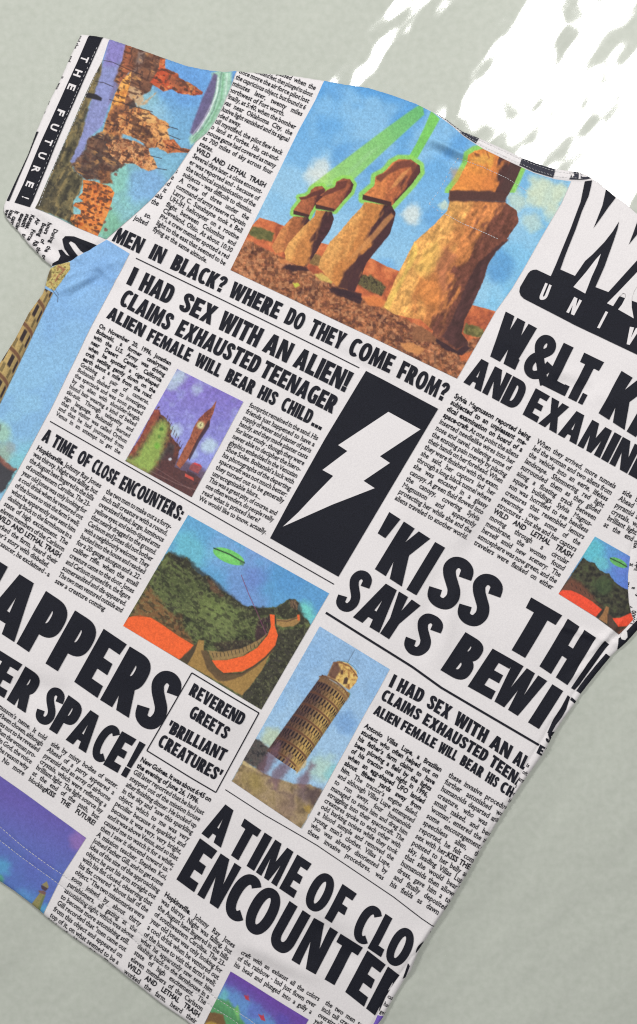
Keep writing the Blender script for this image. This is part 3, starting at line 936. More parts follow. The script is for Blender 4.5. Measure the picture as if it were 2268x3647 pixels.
    p.fill(Z1((1440, 755), (1380, 790), (1330, 850), (1300, 900), (1340, 880), (1400, 810)), (216, 140, 70), 4, .7)
    p.fill(Z1((1118, 935), (1310, 985), (1310, 1015), (1115, 968)), (54, 28, 30), 2, .95)
    B4 = cat(Z2((350, 1240), (690, 1260), (762, 1312), (776, 1380), (700, 1490)), Z5((655, 0), (560, 92), (505, 180), (470, 300), (400, 450), (345, 560), (330, 640), (375, 700), (300, 760), (170, 680), (130, 650)), U((1540, 1180)), Z4((1410, 640), (1330, 630), (1220, 600), (1165, 555), (1250, 350), (1370, 120)), Z2((250, 1400), (335, 1310)))
    stone(B4, (218, 152, 70), (194, 112, 52), (104, 54, 40), Z1(1480, 1350), Z5(430, 330), 67)
    p.fill(cat(Z4((1370, 130), (1290, 340), (1200, 480), (1160, 560), (1200, 580), (1260, 450), (1340, 300), (1400, 180))), (206, 178, 68), 7, .55, 4)
    p.fill(cat(Z5((640, 20), (560, 92), (505, 180), (470, 300), (400, 450), (345, 560), (330, 640), (380, 720), (290, 740), (200, 660), (260, 560), (320, 420), (380, 260), (430, 180), (540, 80), (600, 30))), (68, 38, 38), 4, .95, 4)
    p.fill(Z5((140, 90), (230, 60), (300, 130), (240, 240), (230, 350), (190, 400), (170, 260)), (164, 92, 56), 12, .8, 8)
    p.fill(Z5((80, 80), (160, 20), (200, 90), (130, 220), (60, 260), (20, 200)), (218, 168, 70), 14, .7, 8)
    p.fill(Z5((40, 260), (160, 280), (200, 360), (160, 480), (60, 430), (20, 360)), (206, 116, 48), 12, .7, 8)
    mb = p.mask(B4, 2); p.noise(.3, 14, 71, mb, 3, -1.0, 2.2)
    stone(HEAD4, (222, 132, 46), (206, 112, 44), (70, 38, 36), C8(330, 600), C8(760, 700), 68)
    p.fill(C8((430, 455), (480, 470), (490, 500), (450, 490)), (96, 46, 30), 3, .8); p.fill(C8((530, 440), (600, 480), (590, 560), (560, 600), (540, 520)), (220, 150, 50), 6, .8)
    p.line(C8((390, 520), (460, 520), (520, 530), (560, 500), (540, 450)), 5, (140, 62, 34), 3, .7)
    p.fill(C8((740, 530), (825, 575), (775, 690), (720, 800), (650, 760), (700, 640)), (70, 42, 40), 3, .95)
    p.fill(C8((230, 770), (420, 780), (560, 770), (690, 800), (700, 870), (225, 860)), (74, 42, 38), 5, .95, 3)
    p.fill(Z2((350, 1190), (480, 1186), (690, 1208), (690, 1252), (500, 1244), (350, 1244)), (74, 42, 38), 5, .95, 3)
    p.fill(Z2((360, 1060), (440, 1050), (560, 1090), (640, 1150), (560, 1180), (380, 1170)), (226, 122, 46), 16, .5, 5)
    p.fill(Z2((470, 1000), (560, 960), (600, 1000), (560, 1030)), (226, 168, 62), 10, .6, 4)
    p.noise(.10, 5, 77, None, 2)

# ---- orange palace by a river, drawn sideways on the sleeve
def paint_palace(p):
    p.grad(Z0(1350, 300), (86, 146, 210), Z0(800, 1300), (120, 180, 186))
    p.blob(Z0(960, 560), 90, (136, 186, 186), .6, .4, 3); p.blob(Z0(1050, 640), 70, (130, 180, 206), .7, .3, 4)
    p.blob(Z0(1250, 420), 120, (84, 146, 216), .7, .3, 5); p.blob(Z0(850, 1060), 110, (120, 190, 160), .65, .4, 6)
    p.blob(Z0(720, 1340), 90, (108, 174, 130), .7, .4, 7); p.blob(Z0(980, 1080), 100, (110, 160, 214), .8, .3, 8)
    river = Z0((740, 112), (850, 150), (835, 250), (795, 420), (740, 560), (690, 700), (600, 780), (560, 900), (480, 980), (440, 940), (560, 700), (620, 520), (690, 300))
    p.fill(river, (126, 134, 190), 5)
    p.fill(Z0((738, 110), (850, 146), (838, 240), (780, 300), (700, 300)), (124, 112, 184), 14, .85)
    p.fill(Z0((800, 300), (850, 240), (860, 330), (760, 540), (730, 560)), (104, 92, 130), 8, .7)
    bank = Z0((690, 250), (690, 330), (640, 480), (600, 560), (560, 740), (480, 940), (500, 1000), (560, 1050), (540, 1160), (500, 1200), (500, 1290), (520, 1385), (430, 1330), (240, 1262), (330, 1050), (420, 850), (540, 570), (640, 350))
    p.tex(bank, [(44, 42, 34), (92, 84, 56), (132, 112, 66), (70, 66, 50)], 26, 11, 4, 4, -1.1, 2.5)
    p.fill(Z0((245, 1255), (330, 1060), (400, 1110), (360, 1290)), (56, 52, 42), 12, .6)
    brown = Z0((850, 148), (1000, 198), (1112, 240), (1085, 330), (1040, 400), (1010, 470), (920, 520), (840, 600), (800, 560), (880, 400), (870, 340), (800, 420), (770, 400), (830, 250))
    p.tex(brown, [(86, 58, 48), (124, 78, 56), (156, 94, 58)], 20, 13, 4, 4)
    p.fill(Z0((850, 150), (880, 160), (900, 300), (840, 390), (790, 440), (830, 260)), (168, 84, 50), 6, .8, 4)
    p.fill(Z0((940, 190), (985, 200), (960, 300), (900, 340), (920, 260)), (128, 110, 104), 6, .7, 4)
    red = Z0((1080, 250), (1112, 250), (1110, 310), (1200, 350), (1205, 375), (1290, 420), (1320, 440), (1365, 475), (1360, 488), (1300, 497), (1200, 480), (1160, 455), (1100, 470), (1010, 410), (1060, 340))
    p.tex(red, [(136, 50, 34), (184, 72, 40), (206, 110, 56)], 14, 15, 2, 3)
    p.fill(Z0((1140, 360), (1190, 380), (1290, 430), (1290, 490), (1180, 460), (1150, 420)), (160, 84, 50), 5, .7, 5)
    p.fill(Z0((1075, 315), (1130, 340), (1140, 430), (1010, 410)), (196, 66, 34), 4, .8)
    p.fill(Z0((870, 440), (930, 440), (970, 510), (960, 545), (1030, 500), (1060, 470), (980, 560), (930, 570), (870, 500)), (190, 152, 110), 4, .9, 5)
    p.fill(Z0((830, 575), (900, 520), (930, 600), (880, 620)), (64, 44, 40), 4, .9, 3)
    wall = Z0((830, 385), (888, 335), (875, 430), (835, 560), (805, 650), (760, 745), (690, 745), (740, 600), (780, 480))
    p.tex(wall, [(196, 104, 40), (230, 150, 56), (236, 170, 84)], 16, 17, 2, 2)
    cath = Z0((800, 625), (850, 600), (930, 575), (1010, 605), (1060, 650), (1130, 680), (1145, 715), (1120, 730), (1150, 800), (1210, 850), (1310, 868), (1300, 885), (1200, 880), (1130, 885), (1060, 845), (1000, 850), (940, 800), (870, 770), (780, 740))
    p.tex(Z0((760, 560), (860, 560), (900, 640), (820, 780), (1000, 870), (860, 900), (700, 840), (700, 720)), [(84, 56, 46), (150, 88, 52), (196, 118, 60)], 16, 119, 6, 6)
    p.tex(cath, [(132, 76, 48), (190, 110, 56), (220, 152, 82), (160, 92, 54)], 11, 19, 2.5, 5)
    p.fill(Z0((980, 600), (1040, 640), (1060, 680), (1000, 690), (940, 640)), (226, 172, 96), 4, .8, 3)
    p.fill(Z0((1060, 690), (1120, 700), (1140, 780), (1080, 780)), (226, 160, 84), 4, .8, 3)
    p.fill(Z0((900, 690), (1000, 720), (1050, 780), (980, 790), (900, 740)), (84, 50, 36), 5, .8, 4)
    p.tex(Z0((1100, 800), (1170, 790), (1220, 850), (1300, 868), (1290, 885), (1130, 880)), [(160, 76, 40), (206, 110, 60)], 8, 20, 2, 2)
    base = Z0((600, 780), (680, 740), (800, 770), (820, 880), (840, 960), (760, 1010), (700, 1060), (580, 1060), (500, 1000), (490, 960), (560, 880))
    p.tex(base, [(60, 46, 44), (88, 64, 54), (124, 84, 60)], 18, 22, 6, 8)
    c2 = Z0((715, 820), (760, 800), (850, 790), (920, 810), (1000, 850), (1010, 890), (1040, 930), (1062, 985), (1000, 1005), (900, 955), (820, 950), (740, 890))
    p.tex(c2, [(130, 74, 48), (192, 112, 62), (220, 158, 98), (160, 94, 56)], 10, 24, 2.5, 4)
    b2 = Z0((560, 1060), (640, 1075), (745, 1110), (772, 1150), (740, 1260), (690, 1380), (660, 1445), (590, 1420), (515, 1385), (480, 1340), (490, 1300), (548, 1300), (550, 1270), (500, 1240), (510, 1220), (565, 1210), (530, 1180), (560, 1150))
    p.tex(b2, [(196, 90, 36), (228, 124, 44), (216, 110, 44)], 18, 26, 2, 2)
    for i in range(5):
        for j in range(4):
            c = Z0(610 + 34 * j - 16 * i, 1125 + 18 * j + 52 * i)
            p.fill(c + np.array([(-7, -4), (4, -6), (7, 4), (-5, 6)]), (120, 58, 34), 2, .75)
    p.tex(Z0((660, 1000), (740, 1000), (760, 1090), (680, 1090)), [(84, 54, 40), (150, 90, 52)], 10, 27, 5, 5)
    for c in [(745, 1260), (705, 1350), (715, 1400), (780, 1025)]:
        p.blob(Z0(*c), 9, (120, 60, 50), .8, .3, 9)
    mb = np.clip(sum(p.mask(q, 3, 3) for q in (brown, red, wall, cath, base, c2, b2)), 0, 1)
    f1 = fbm(p.P, 9, 131, 2, .38, 2.2); f2 = fbm(p.P, 9, 133, 2, 1.95, 2.0); f3 = fbm(p.P, 40, 135, 2)
    p.mix(mb * .75 * sm(.56, .72, f1), (74, 44, 36)); p.mix(mb * .6 * sm(.6, .75, f2), (60, 38, 36))
    p.mix(mb * .55 * sm(.58, .74, 1 - f1) * sm(.35, .6, f3), (224, 152, 74)); p.mix(mb * .35 * sm(.6, .8, 1 - f3), (92, 54, 42))
    mk = p.mask(bank, 4, 4)
    p.mix(mk * .6 * sm(.5, .75, fbm(p.P, 14, 137, 3)), (40, 38, 34)); p.mix(mk * .4 * sm(.6, .8, fbm(p.P, 10, 139, 2)), (138, 120, 74))
    # saucer
    p.fill(Z0((1425, 345), (1475, 320), (1560, 330), (1560, 430), (1500, 600), (1430, 720), (1340, 810), (1285, 830), (1275, 790), (1300, 740), (1400, 560), (1440, 430)), (150, 196, 164), 8, .95)
    p.fill(Z0((1440, 345), (1418, 400), (1360, 520), (1300, 680), (1280, 750), (1300, 765), (1350, 720), (1410, 600), (1450, 470), (1465, 360)), (92, 80, 122), 5, .95)
    p.line(Z0((1470, 380), (1460, 480), (1410, 610), (1330, 740)), 5, (222, 232, 232), 3, .8)
    p.line(Z0((1420, 560), (1370, 660), (1300, 760)), 4, (180, 176, 196), 3, .7)
    p.line(Z0((1505, 350), (1490, 520), (1420, 670), (1310, 800)), 6, (96, 160, 112), 4, .7)
    p.line(Z0((1530, 350), (1512, 560), (1440, 690)), 5, (206, 224, 214), 4, .6)
    for i in range(5):
        for j in range(4):
            c = Z0(610 + 34 * j - 16 * i, 1125 + 18 * j + 52 * i)
            p.fill(c + np.array([(-6, -3), (3, -5), (6, 3), (-4, 5)]), (104, 48, 30), 2, .8)
    p.line(Z0((1490, 340), (1480, 450), (1440, 590), (1370, 710), (1300, 790)), 4, (70, 110, 96), 3, .6)
    # lamp posts and wires
    for q in [((700, 263), (760, 275), (880, 330)), ((880, 330), (960, 360)), ((645, 405), (700, 412), (765, 440)), ((740, 525), (830, 550)), ((830, 552), (930, 580), (1030, 608)), ((1120, 700), (1200, 725)), ((1130, 760), (1215, 795)), ((700, 680), (780, 700)), ((1000, 900), (1090, 920)), ((1050, 985), (1125, 998)), ((620, 770), (690, 790))]:
        p.line(Z0(*q), 2.4, (44, 34, 40), 1.2, .9)
    p.fill(Z0((575, 485), (600, 480), (650, 490), (690, 515), (685, 535), (640, 525), (585, 512)), (30, 28, 36), 3, .95)
    p.noise(.16, 7, 29, None, 3)

# ---- clock tower
def paint_clock(p):
    p.grad(C7(500, 300), (122, 104, 194), C7(300, 1200), (134, 142, 218))
    p.mix(.6 * sm(.5, .75, fbm(p.P, 38, 41, 3)), (150, 158, 218)); p.mix(.3 * sm(.5, .8, fbm(p.P, 18, 43, 3)), (98, 90, 186))
    for c, r, a in [(C7(150, 170), 42, .8), (C7(380, 330), 28, .5), (C7(90, 880), 34, .75), (C7(550, 1100), 40, .8), (C7(330, 1180), 30, .4), (C7(60, 240), 36, .7)]:
        p.blob(c, r, (176, 204, 214), a, .35, 44)
    left = cat(A0((1075, 0), (1060, 20), (1100, 60), (1140, 100), (1160, 200), (1200, 250), (1215, 280)), A0((1180, 400), (1350, 480), (1300, 640), (840, 370), (950, 200), (1020, 60)))
    p.tex(left, [(44, 30, 36), (112, 56, 44), (76, 48, 46)], 10, 45, 2, 6)
    p.tex(cat(A0((1040, 20), (1080, 20), (1060, 90), (980, 220), (900, 320), (860, 340), (960, 180))), [(120, 52, 44), (160, 76, 52)], 8, 46, 4, 3)
    for i in range(9):
        q = A0(1120 + i * 12, 90 + 24 * i)
        p.line(np.array([q, q + np.array([6, -16.])]), 2.2, (66, 36, 40), 1.2, .9)
    p.tex(cat(A0((1150, 240), (1180, 260), (1160, 350), (1050, 360))), [(52, 40, 44), (80, 66, 66)], 9, 47, 6, 3)
    gr = A0((1080, 95), (1125, 95), (1138, 130), (1120, 210), (1090, 300), (1060, 390), (1010, 455), (900, 400), (850, 355), (920, 330), (980, 230), (1040, 140))
    p.fill(gr, (142, 182, 72), 18, .85, 8); p.blob(A0(1090, 150), 10, (60, 110, 40), .8, .3); p.blob(A0(1075, 200), 9, (70, 120, 40), .7, .3); p.blob(A0(1060, 260), 16, (96, 170, 44), .7, .3)
    p.fill(A0((1130, 300), (1400, 440), (1300, 620), (1000, 450), (1060, 390)), (76, 46, 50), 10, .7, 6)
    p.line(A0((1010, 430), (1200, 520), (1330, 560)), 2, (150, 120, 116), 2, .6); p.line(A0((1050, 410), (1290, 560)), 2, (150, 112, 110), 2, .5)
    tw = cat(C7((105, 1340), (200, 1140), (290, 980), (340, 850), (390, 760), (500, 640), (590, 570), (640, 490), (652, 488), (610, 640), (565, 740), (560, 800), (500, 880), (400, 1010), (290, 1230), (160, 1395)))
    p.tex(tw, [(132, 66, 46), (164, 86, 58), (128, 64, 48)], 10, 48, 1.5, 1)
    p.fill(C7((560, 740), (555, 830), (510, 900), (420, 1030), (330, 1200), (280, 1290), (270, 1240), (380, 1020), (460, 880), (530, 760)), (56, 36, 48), 2.5, .9)
    p.tex(C7((400, 740), (500, 640), (600, 570), (600, 640), (560, 730), (470, 760)), [(96, 44, 40), (166, 84, 60)], 5, 49, 2, 1)
    p.blob(C7(435, 815), 19, (206, 204, 140), 1.0, .05); p.blob(C7(435, 815), 6, (120, 110, 80), .6, .1)
    p.line(C7((435, 815), (445, 780)), 1.6, (50, 40, 40), 1, .8)
    p.fill(C7((330, 1310), (420, 1340), (450, 1370), (400, 1470), (270, 1400), (300, 1350)), (150, 66, 70), 2.5, .95, 2)
    p.fill(C7((350, 1310), (430, 1340), (450, 1372), (340, 1335)), (206, 56, 60), 2, .9)
    p.fill(C7((225, 1460), (340, 1520), (340, 1560), (220, 1500)), (210, 70, 56), 2, .95)
    p.fill(C7((250, 1410), (390, 1475), (360, 1520), (240, 1455)), (66, 44, 54), 2, .8, 2)
    p.blob(C7(25, 1270), 8, (210, 216, 226), .95, .2)
    p.noise(.16, 6, 50, None, 3)

# ---- orange road along a mountain wall, green saucer
def paint_wall(p):
    p.grad(D1(460, 40), (84, 158, 206), D1(1400, 560), (78, 148, 206))
    for c, r, col, a in [(D1(700, 300), 110, (110, 160, 216), .7), (D1(860, 560), 120, (112, 140, 208), .6), (D1(950, 480), 60, (92, 116, 196), .5), (D1(480, 300), 110, (92, 186, 200), .7), (D1(1300, 720), 60, (96, 200, 186), .9), (D1(1000, 250), 90, (120, 146, 214), .6), (D1(1200, 480), 90, (70, 140, 204), .7)]:
        p.blob(c, r, col, a, .35, 81)
    mt = D1((325, 285), (380, 325), (430, 340), (455, 330), (490, 400), (530, 440), (570, 465), (610, 465), (650, 520), (700, 570), (780, 620), (840, 660), (880, 690), (920, 678), (960, 700), (1090, 690), (1150, 655), (1190, 630), (1230, 632), (1258, 660), (1250, 700), (1290, 760), (1340, 800), (1340, 860), (1010, 1450), (-30, 850), (150, 540))
    p.tex(mt, [(34, 36, 28), (66, 74, 42), (92, 104, 54), (56, 56, 40)], 13, 83, 2, 4, .5, 1.6, 4)
    p.fill(D1((325, 285), (455, 332), (620, 470), (880, 690), (1090, 690), (1200, 632), (1260, 660), (1320, 790), (1280, 820), (1090, 740), (880, 760), (700, 620), (560, 500), (420, 400), (330, 330)), (40, 36, 32), 7, .75, 7)
    p.blob(D1(620, 700), 90, (106, 122, 58), .6, .5, 84); p.blob(D1(700, 800), 80, (112, 128, 66), .55, .5, 85); p.blob(D1(420, 560), 80, (70, 80, 44), .6, .5, 86)
    p.fill(D1((600, 480), (660, 520), (720, 600), (700, 620), (620, 560)), (110, 72, 52), 6, .7, 5)
    p.fill(D1((560, 640), (900, 720), (820, 760), (640, 760)), (110, 130, 62), 14, .5, 10)
    p.fill(D1((180, 540), (230, 600), (330, 720), (480, 900), (500, 960), (380, 900), (240, 780), (60, 740)), (126, 82, 46), 9, .85, 8)
    p.fill(D1((330, 740), (420, 740), (440, 860), (380, 860)), (104, 66, 40), 8, .7, 8)
    p.tex(D1((960, 790), (1060, 740), (1050, 860), (960, 960), (940, 900)), [(46, 32, 36), (66, 44, 48)], 9, 87, 6, 4)
    p.tex(D1((640, 950), (850, 920), (960, 930), (860, 1010), (680, 1010)), [(46, 40, 36), (70, 60, 44)], 8, 88, 6, 4)
    p.tex(D1((1120, 860), (1340, 830), (1010, 1450), (820, 1325), (940, 1210), (1050, 1060)), [(36, 34, 32), (62, 62, 44), (50, 46, 44)], 8, 89, 4, 4)
    mm = p.mask(mt, 2, 4)
    p.mix(mm * .55 * sm(.52, .7, fbm(p.P, 9, 181, 2, .6, 1.8)), (36, 36, 28)); p.mix(mm * .35 * sm(.58, .75, fbm(p.P, 7, 183, 2)), (132, 138, 82))
    # road
    OR = (246, 88, 32)
    p.fill(D1((-10, 830), (40, 760), (120, 745), (200, 765), (260, 800), (330, 850), (400, 900), (505, 960), (470, 1010), (405, 1065)), OR, 1.8)
    p.line(D1((60, 745), (200, 760), (330, 845), (500, 955)), 4, (110, 66, 36), 2, .7)
    p.fill(D1((400, 1065), (470, 1000), (505, 965), (540, 930), (560, 1000), (470, 1100)), (70, 54, 40), 3, .9, 2)
    p.fill(D1((540, 922), (578, 928), (575, 1030), (600, 1120), (720, 1215), (850, 1180), (960, 1110), (1060, 1010), (1000, 1130), (930, 1230), (850, 1320), (640, 1200), (460, 1100), (510, 1010)), (158, 118, 56), 2.5, .97, 2)
    p.fill(D1((555, 1000), (600, 1000), (650, 1090), (720, 1165), (850, 1160), (1000, 1060), (1090, 950), (1070, 1010), (960, 1110), (850, 1185), (740, 1220), (680, 1215), (600, 1130)), (92, 68, 44), 3, .9, 2)
    p.fill(D1((610, 1000), (720, 1010), (850, 985), (960, 930), (1030, 880), (960, 970), (850, 1040), (740, 1065), (640, 1068)), (150, 116, 66), 2.5, .92, 2)
    for i in range(14):
        a = D1(640 + i * 27, 1018 - i * i * .55)
        p.line(np.array([a, a + np.array([3., 14.])]), 2.2, (46, 40, 34), 1.2, .85)
    p.fill(D1((635, 1070), (740, 1068), (860, 1040), (960, 980), (1035, 890), (1058, 830), (1050, 740), (1085, 745), (1085, 820), (1108, 890), (1090, 960), (1020, 1040), (930, 1110), (850, 1150), (720, 1160), (670, 1120)), OR, 1.6)
    p.line(D1((1088, 745), (1095, 820), (1118, 890), (1090, 975), (1000, 1070), (850, 1165), (720, 1165)), 3, (60, 44, 34), 1.5, .85)
    p.fill(D1((1095, 770), (1140, 780), (1220, 770), (1265, 745), (1270, 790), (1220, 825), (1140, 835), (1100, 815)), (160, 118, 62), 2.5, .95, 2)
    p.line(D1((1105, 785), (1180, 790), (1262, 760)), 3, (70, 44, 36), 1.4, .8); p.fill(D1((1245, 745), (1262, 740), (1265, 780), (1250, 785)), OR, 1.6, .9)
    p.tex(D1((1190, 640), (1230, 635), (1255, 665), (1245, 710), (1200, 690)), [(50, 40, 36), (120, 92, 64)], 5, 90, 2, 1)
    # saucer and its ray
    p.line(D1((845, 460), (900, 600), (960, 730), (1025, 885)), 2.6, (120, 56, 92), 1.4, .85)
    c = D1(755, 325); q = (p.P - c) @ np.array([[.92, -.39], [.39, .92]])
    d = np.hypot(q[:, 0] / 60, q[:, 1] / 24)
    p.mix(sm(1.04, .94, d), (98, 196, 88)); p.mix(sm(.75, .3, np.hypot((q[:, 0] + 8) / 55, (q[:, 1] - 6) / 17)) * .5, (130, 222, 110))
    p.line(D1((648, 266), (760, 310), (868, 372)), 4.5, (32, 50, 36), 1.6, .95)
    p.fill(D1((835, 345), (870, 370), (860, 395), (835, 380)), (70, 110, 76), 3, .7)
    p.noise(.14, 5, 91, None, 3)

def paint_wall_small(p):
    p.grad(C3(360, 520), (80, 160, 206), C3(660, 900), (80, 116, 210))
    p.blob(C3(340, 640), 60, (80, 190, 200), .8, .3, 5); p.blob(C3(620, 760), 60, (92, 120, 214), .7, .3, 6); p.blob(C3(420, 760), 40, (90, 190, 190), .7, .3, 7)
    mt = C3((260, 695), (310, 730), (355, 740), (400, 800), (450, 830), (480, 825), (530, 900), (590, 945), (645, 975), (740, 1010), (740, 1400), (560, 1400), (40, 1010))
    p.tex(mt, [(30, 30, 28), (58, 56, 42), (70, 78, 48)], 11, 8, 2, 3)
    p.blob(C3(450, 950), 46, (60, 84, 48), .6, .5, 9)
    p.fill(C3((150, 860), (240, 920), (340, 1020), (420, 1120), (300, 1060), (60, 980)), (112, 60, 44), 10, .85, 6)
    for i in range(6):
        a = C3(160 + i * 38, 920 + i * 22); p.line(np.array([a, a + np.array([3., 9.])]), 2.2, (40, 32, 30), 1.2, .8)
    p.fill(C3((40, 1010), (80, 975), (160, 980), (240, 1015), (340, 1075), (425, 1145), (370, 1210)), (244, 66, 36), 1.8)
    p.fill(C3((375, 1205), (430, 1140), (460, 1150), (420, 1240)), (52, 42, 36), 2.5)
    p.fill(C3((460, 1115), (485, 1125), (475, 1200), (470, 1270), (395, 1225), (430, 1180)), (150, 100, 56), 2.5)
    p.fill(C3((470, 1180), (510, 1200), (530, 1270), (600, 1290), (610, 1340), (570, 1365), (480, 1300)), (74, 52, 42), 3)
    p.fill(C3((515, 1220), (580, 1215), (650, 1185), (690, 1170), (710, 1240), (640, 1290), (560, 1292)), (244, 66, 36), 1.8)
    p.fill(C3((560, 1345), (640, 1290), (700, 1250), (640, 1330), (585, 1365)), (130, 70, 50), 3, .8)
    c = C3(565, 738); q = (p.P - c) @ np.array([[.90, -.43], [.43, .90]])
    p.mix(sm(1.05, .92, np.hypot(q[:, 0] / 34, q[:, 1] / 14)), (84, 170, 84)); p.line(C3((495, 700), (570, 735), (642, 775)), 3.6, (26, 44, 34), 1.4, .95)
    p.noise(.14, 5, 10, None, 3)

# ---- leaning tower
def tower(p, base, top, wb, wt, tiers, k, lit=(222, 176, 88), mid=(176, 118, 62), dark=(84, 56, 56), cols=11, bow=.12):
    base = np.array(base, float); top = np.array(top, float)
    e = top - base; L = np.hypot(*e); u = e / L; n = np.array([-u[1], u[0]])
    if n[0] < 0: n = -n
    q = p.P - base
    s = (q @ u) / L; t = (q @ n) / (wb + (wt - wb) * np.clip((q @ u) / L, 0, 1))
    m = sm(1.02, .97, np.abs(t)) * (s > -.01) * (s < 1)
    ph = np.arcsin(np.clip(t, -.999, .999))
    sc = s + bow * np.cos(ph) * (wb / L) * 1.2
    ti = sc * tiers; fr = ti - np.floor(ti)
    b = sm(-.7, .6, t)
    col = np.array(dark, float) * (1 - b)[:, None] + np.array(lit, float) * b[:, None]
    col = col * (1 - .25 * sm(.55, 1, t))[:, None]
    v = fbm(p.P, 16 * k, 5, 3)
    col = col * (1 - .55 * sm(.4, .75, v) * .6)[:, None] + np.array(mid, float) * (.33 * sm(.4, .75, v))[:, None]
    col = col * .86
    c = np.cos(ph * cols * 2)
    hole = sm(-.25, .45, c) * sm(.40, .5, fr) * sm(.93, .84, fr)
    col = col * (1 - .92 * hole)[:, None] + np.array((30, 20, 28), float) * (.92 * hole)[:, None]
    low = sm(.2, .7, -c) * sm(.08, .14, fr) * sm(.5, .4, fr)
    col = col * (1 - .35 * low)[:, None]
    ring = sm(.10, .04, np.minimum(fr, 1 - fr))
    col = col * (1 - .8 * ring)[:, None] + np.array((92, 52, 36), float) * (.8 * ring)[:, None]
    p.C = p.C * (1 - m[:, None]) + col * m[:, None]

def paint_tower(p):
    p.grad(D2(850, 30), (134, 178, 222), D2(300, 1000), (150, 192, 226))
    p.mix(.4 * sm(.45, .75, fbm(p.P, 80, 3, 3)), (116, 166, 218))
    p.blob(D2(1100, 900), 60, (96, 146, 206), .6, .4, 3); p.blob(D2(880, 1300), 70, (170, 206, 186), .8, .35, 4); p.blob(D2(980, 1350), 46, (120, 196, 206), .7, .3, 5); p.blob(D2(440, 1050), 60, (186, 200, 150), .7, .4, 6)
    p.tex(D2((275, 1020), (330, 1060), (400, 1110), (350, 1340), (160, 1220)), [(40, 40, 44), (86, 76, 72), (56, 62, 60)], 9, 7, 5, 6)
    ground = D2((170, 1225), (260, 1290), (400, 1370), (640, 1440), (760, 1440), (880, 1500), (680, 1850), (50, 1430))
    p.tex(ground, [(112, 92, 62), (146, 122, 82), (164, 138, 100), (120, 98, 78)], 26, 8, 4, 4)
    p.fill(D2((160, 1225), (340, 1340), (345, 1360), (160, 1260)), (200, 176, 116), 3, .8)
    p.fill(D2((720, 1470), (860, 1480), (880, 1520), (800, 1650), (720, 1560)), (76, 58, 62), 14, .8, 8)
    p.blob(D2(740, 1660), 18, (170, 136, 50), .7, .4, 5); p.blob(D2(260, 1420), 60, (150, 128, 60), .6, .4, 6); p.blob(D2(560, 1650), 70, (132, 104, 92), .6, .4, 6)
    tower(p, D2(520, 1233), D2(1003, 545), 67, 62, 6.6, 1.0, cols=15, bow=-.22)
    p.fill(D2((845, 480), (900, 465), (1000, 505), (1090, 590), (1118, 660), (1090, 700), (1040, 640), (940, 560), (850, 520)), (150, 110, 64), 4, .55, 3)
    # belfry
    bf = D2((975, 350), (1030, 335), (1110, 360), (1180, 430), (1195, 490), (1180, 530), (1120, 600), (1100, 590), (1010, 520), (920, 470))
    p.tex(bf, [(150, 96, 50), (216, 170, 82), (226, 190, 100)], 9, 9, 1.8, 1)
    p.fill(D2((975, 350), (1020, 350), (1040, 420), (990, 500), (920, 470)), (92, 56, 52), 5, .85, 3)
    p.fill(D2((1075, 490), (1095, 480), (1110, 500), (1095, 545), (1060, 545)), (60, 38, 36), 2.5, .9); p.fill(D2((1040, 420), (1065, 415), (1060, 460), (1040, 460)), (80, 48, 40), 2.5, .8)
    p.line(D2((978, 352), (1050, 350), (1130, 395), (1190, 480)), 4, (120, 70, 44), 1.5, .9); p.line(D2((1010, 335), (1090, 345), (1160, 390), (1203, 450)), 2, (66, 120, 130), 1.2, .8)
    p.line(D2((850, 475), (900, 470), (1000, 520), (1080, 600), (1112, 660)), 4, (110, 66, 40), 1.6, .9); p.line(D2((1110, 610), (1128, 630), (1118, 672)), 2.5, (80, 150, 160), 1.4, .8)
    p.line(D2((1165, 238), (1100, 355)), 1.8, (70, 80, 96), 1, .9)
    p.fill(D2((640, 1280), (740, 1210), (720, 1290), (640, 1350)), (216, 170, 90), 5, .6, 4)
    # purple visitors
    for q in [((470, 1050), (500, 1060), (495, 1110), (480, 1180), (440, 1260), (380, 1360), (300, 1330), (310, 1260), (390, 1140), (440, 1100)), ((590, 1160), (605, 1190), (575, 1240), (580, 1300), (540, 1370), (470, 1440), (400, 1420), (450, 1300), (540, 1230)), ((780, 1250), (812, 1270), (790, 1300), (770, 1320), (760, 1420), (700, 1500), (640, 1450), (660, 1390), (740, 1310))]:
        p.fill(D2(*q), (108, 76, 92), 12, .72, 8, 12)
    p.fill(D2((620, 1480), (720, 1480), (740, 1600), (680, 1580)), (104, 84, 96), 14, .6, 6); p.fill(D2((440, 1420), (480, 1430), (470, 1500), (430, 1480)), (130, 92, 110), 10, .5, 4)
    p.noise(.14, 5, 12, None, 3)

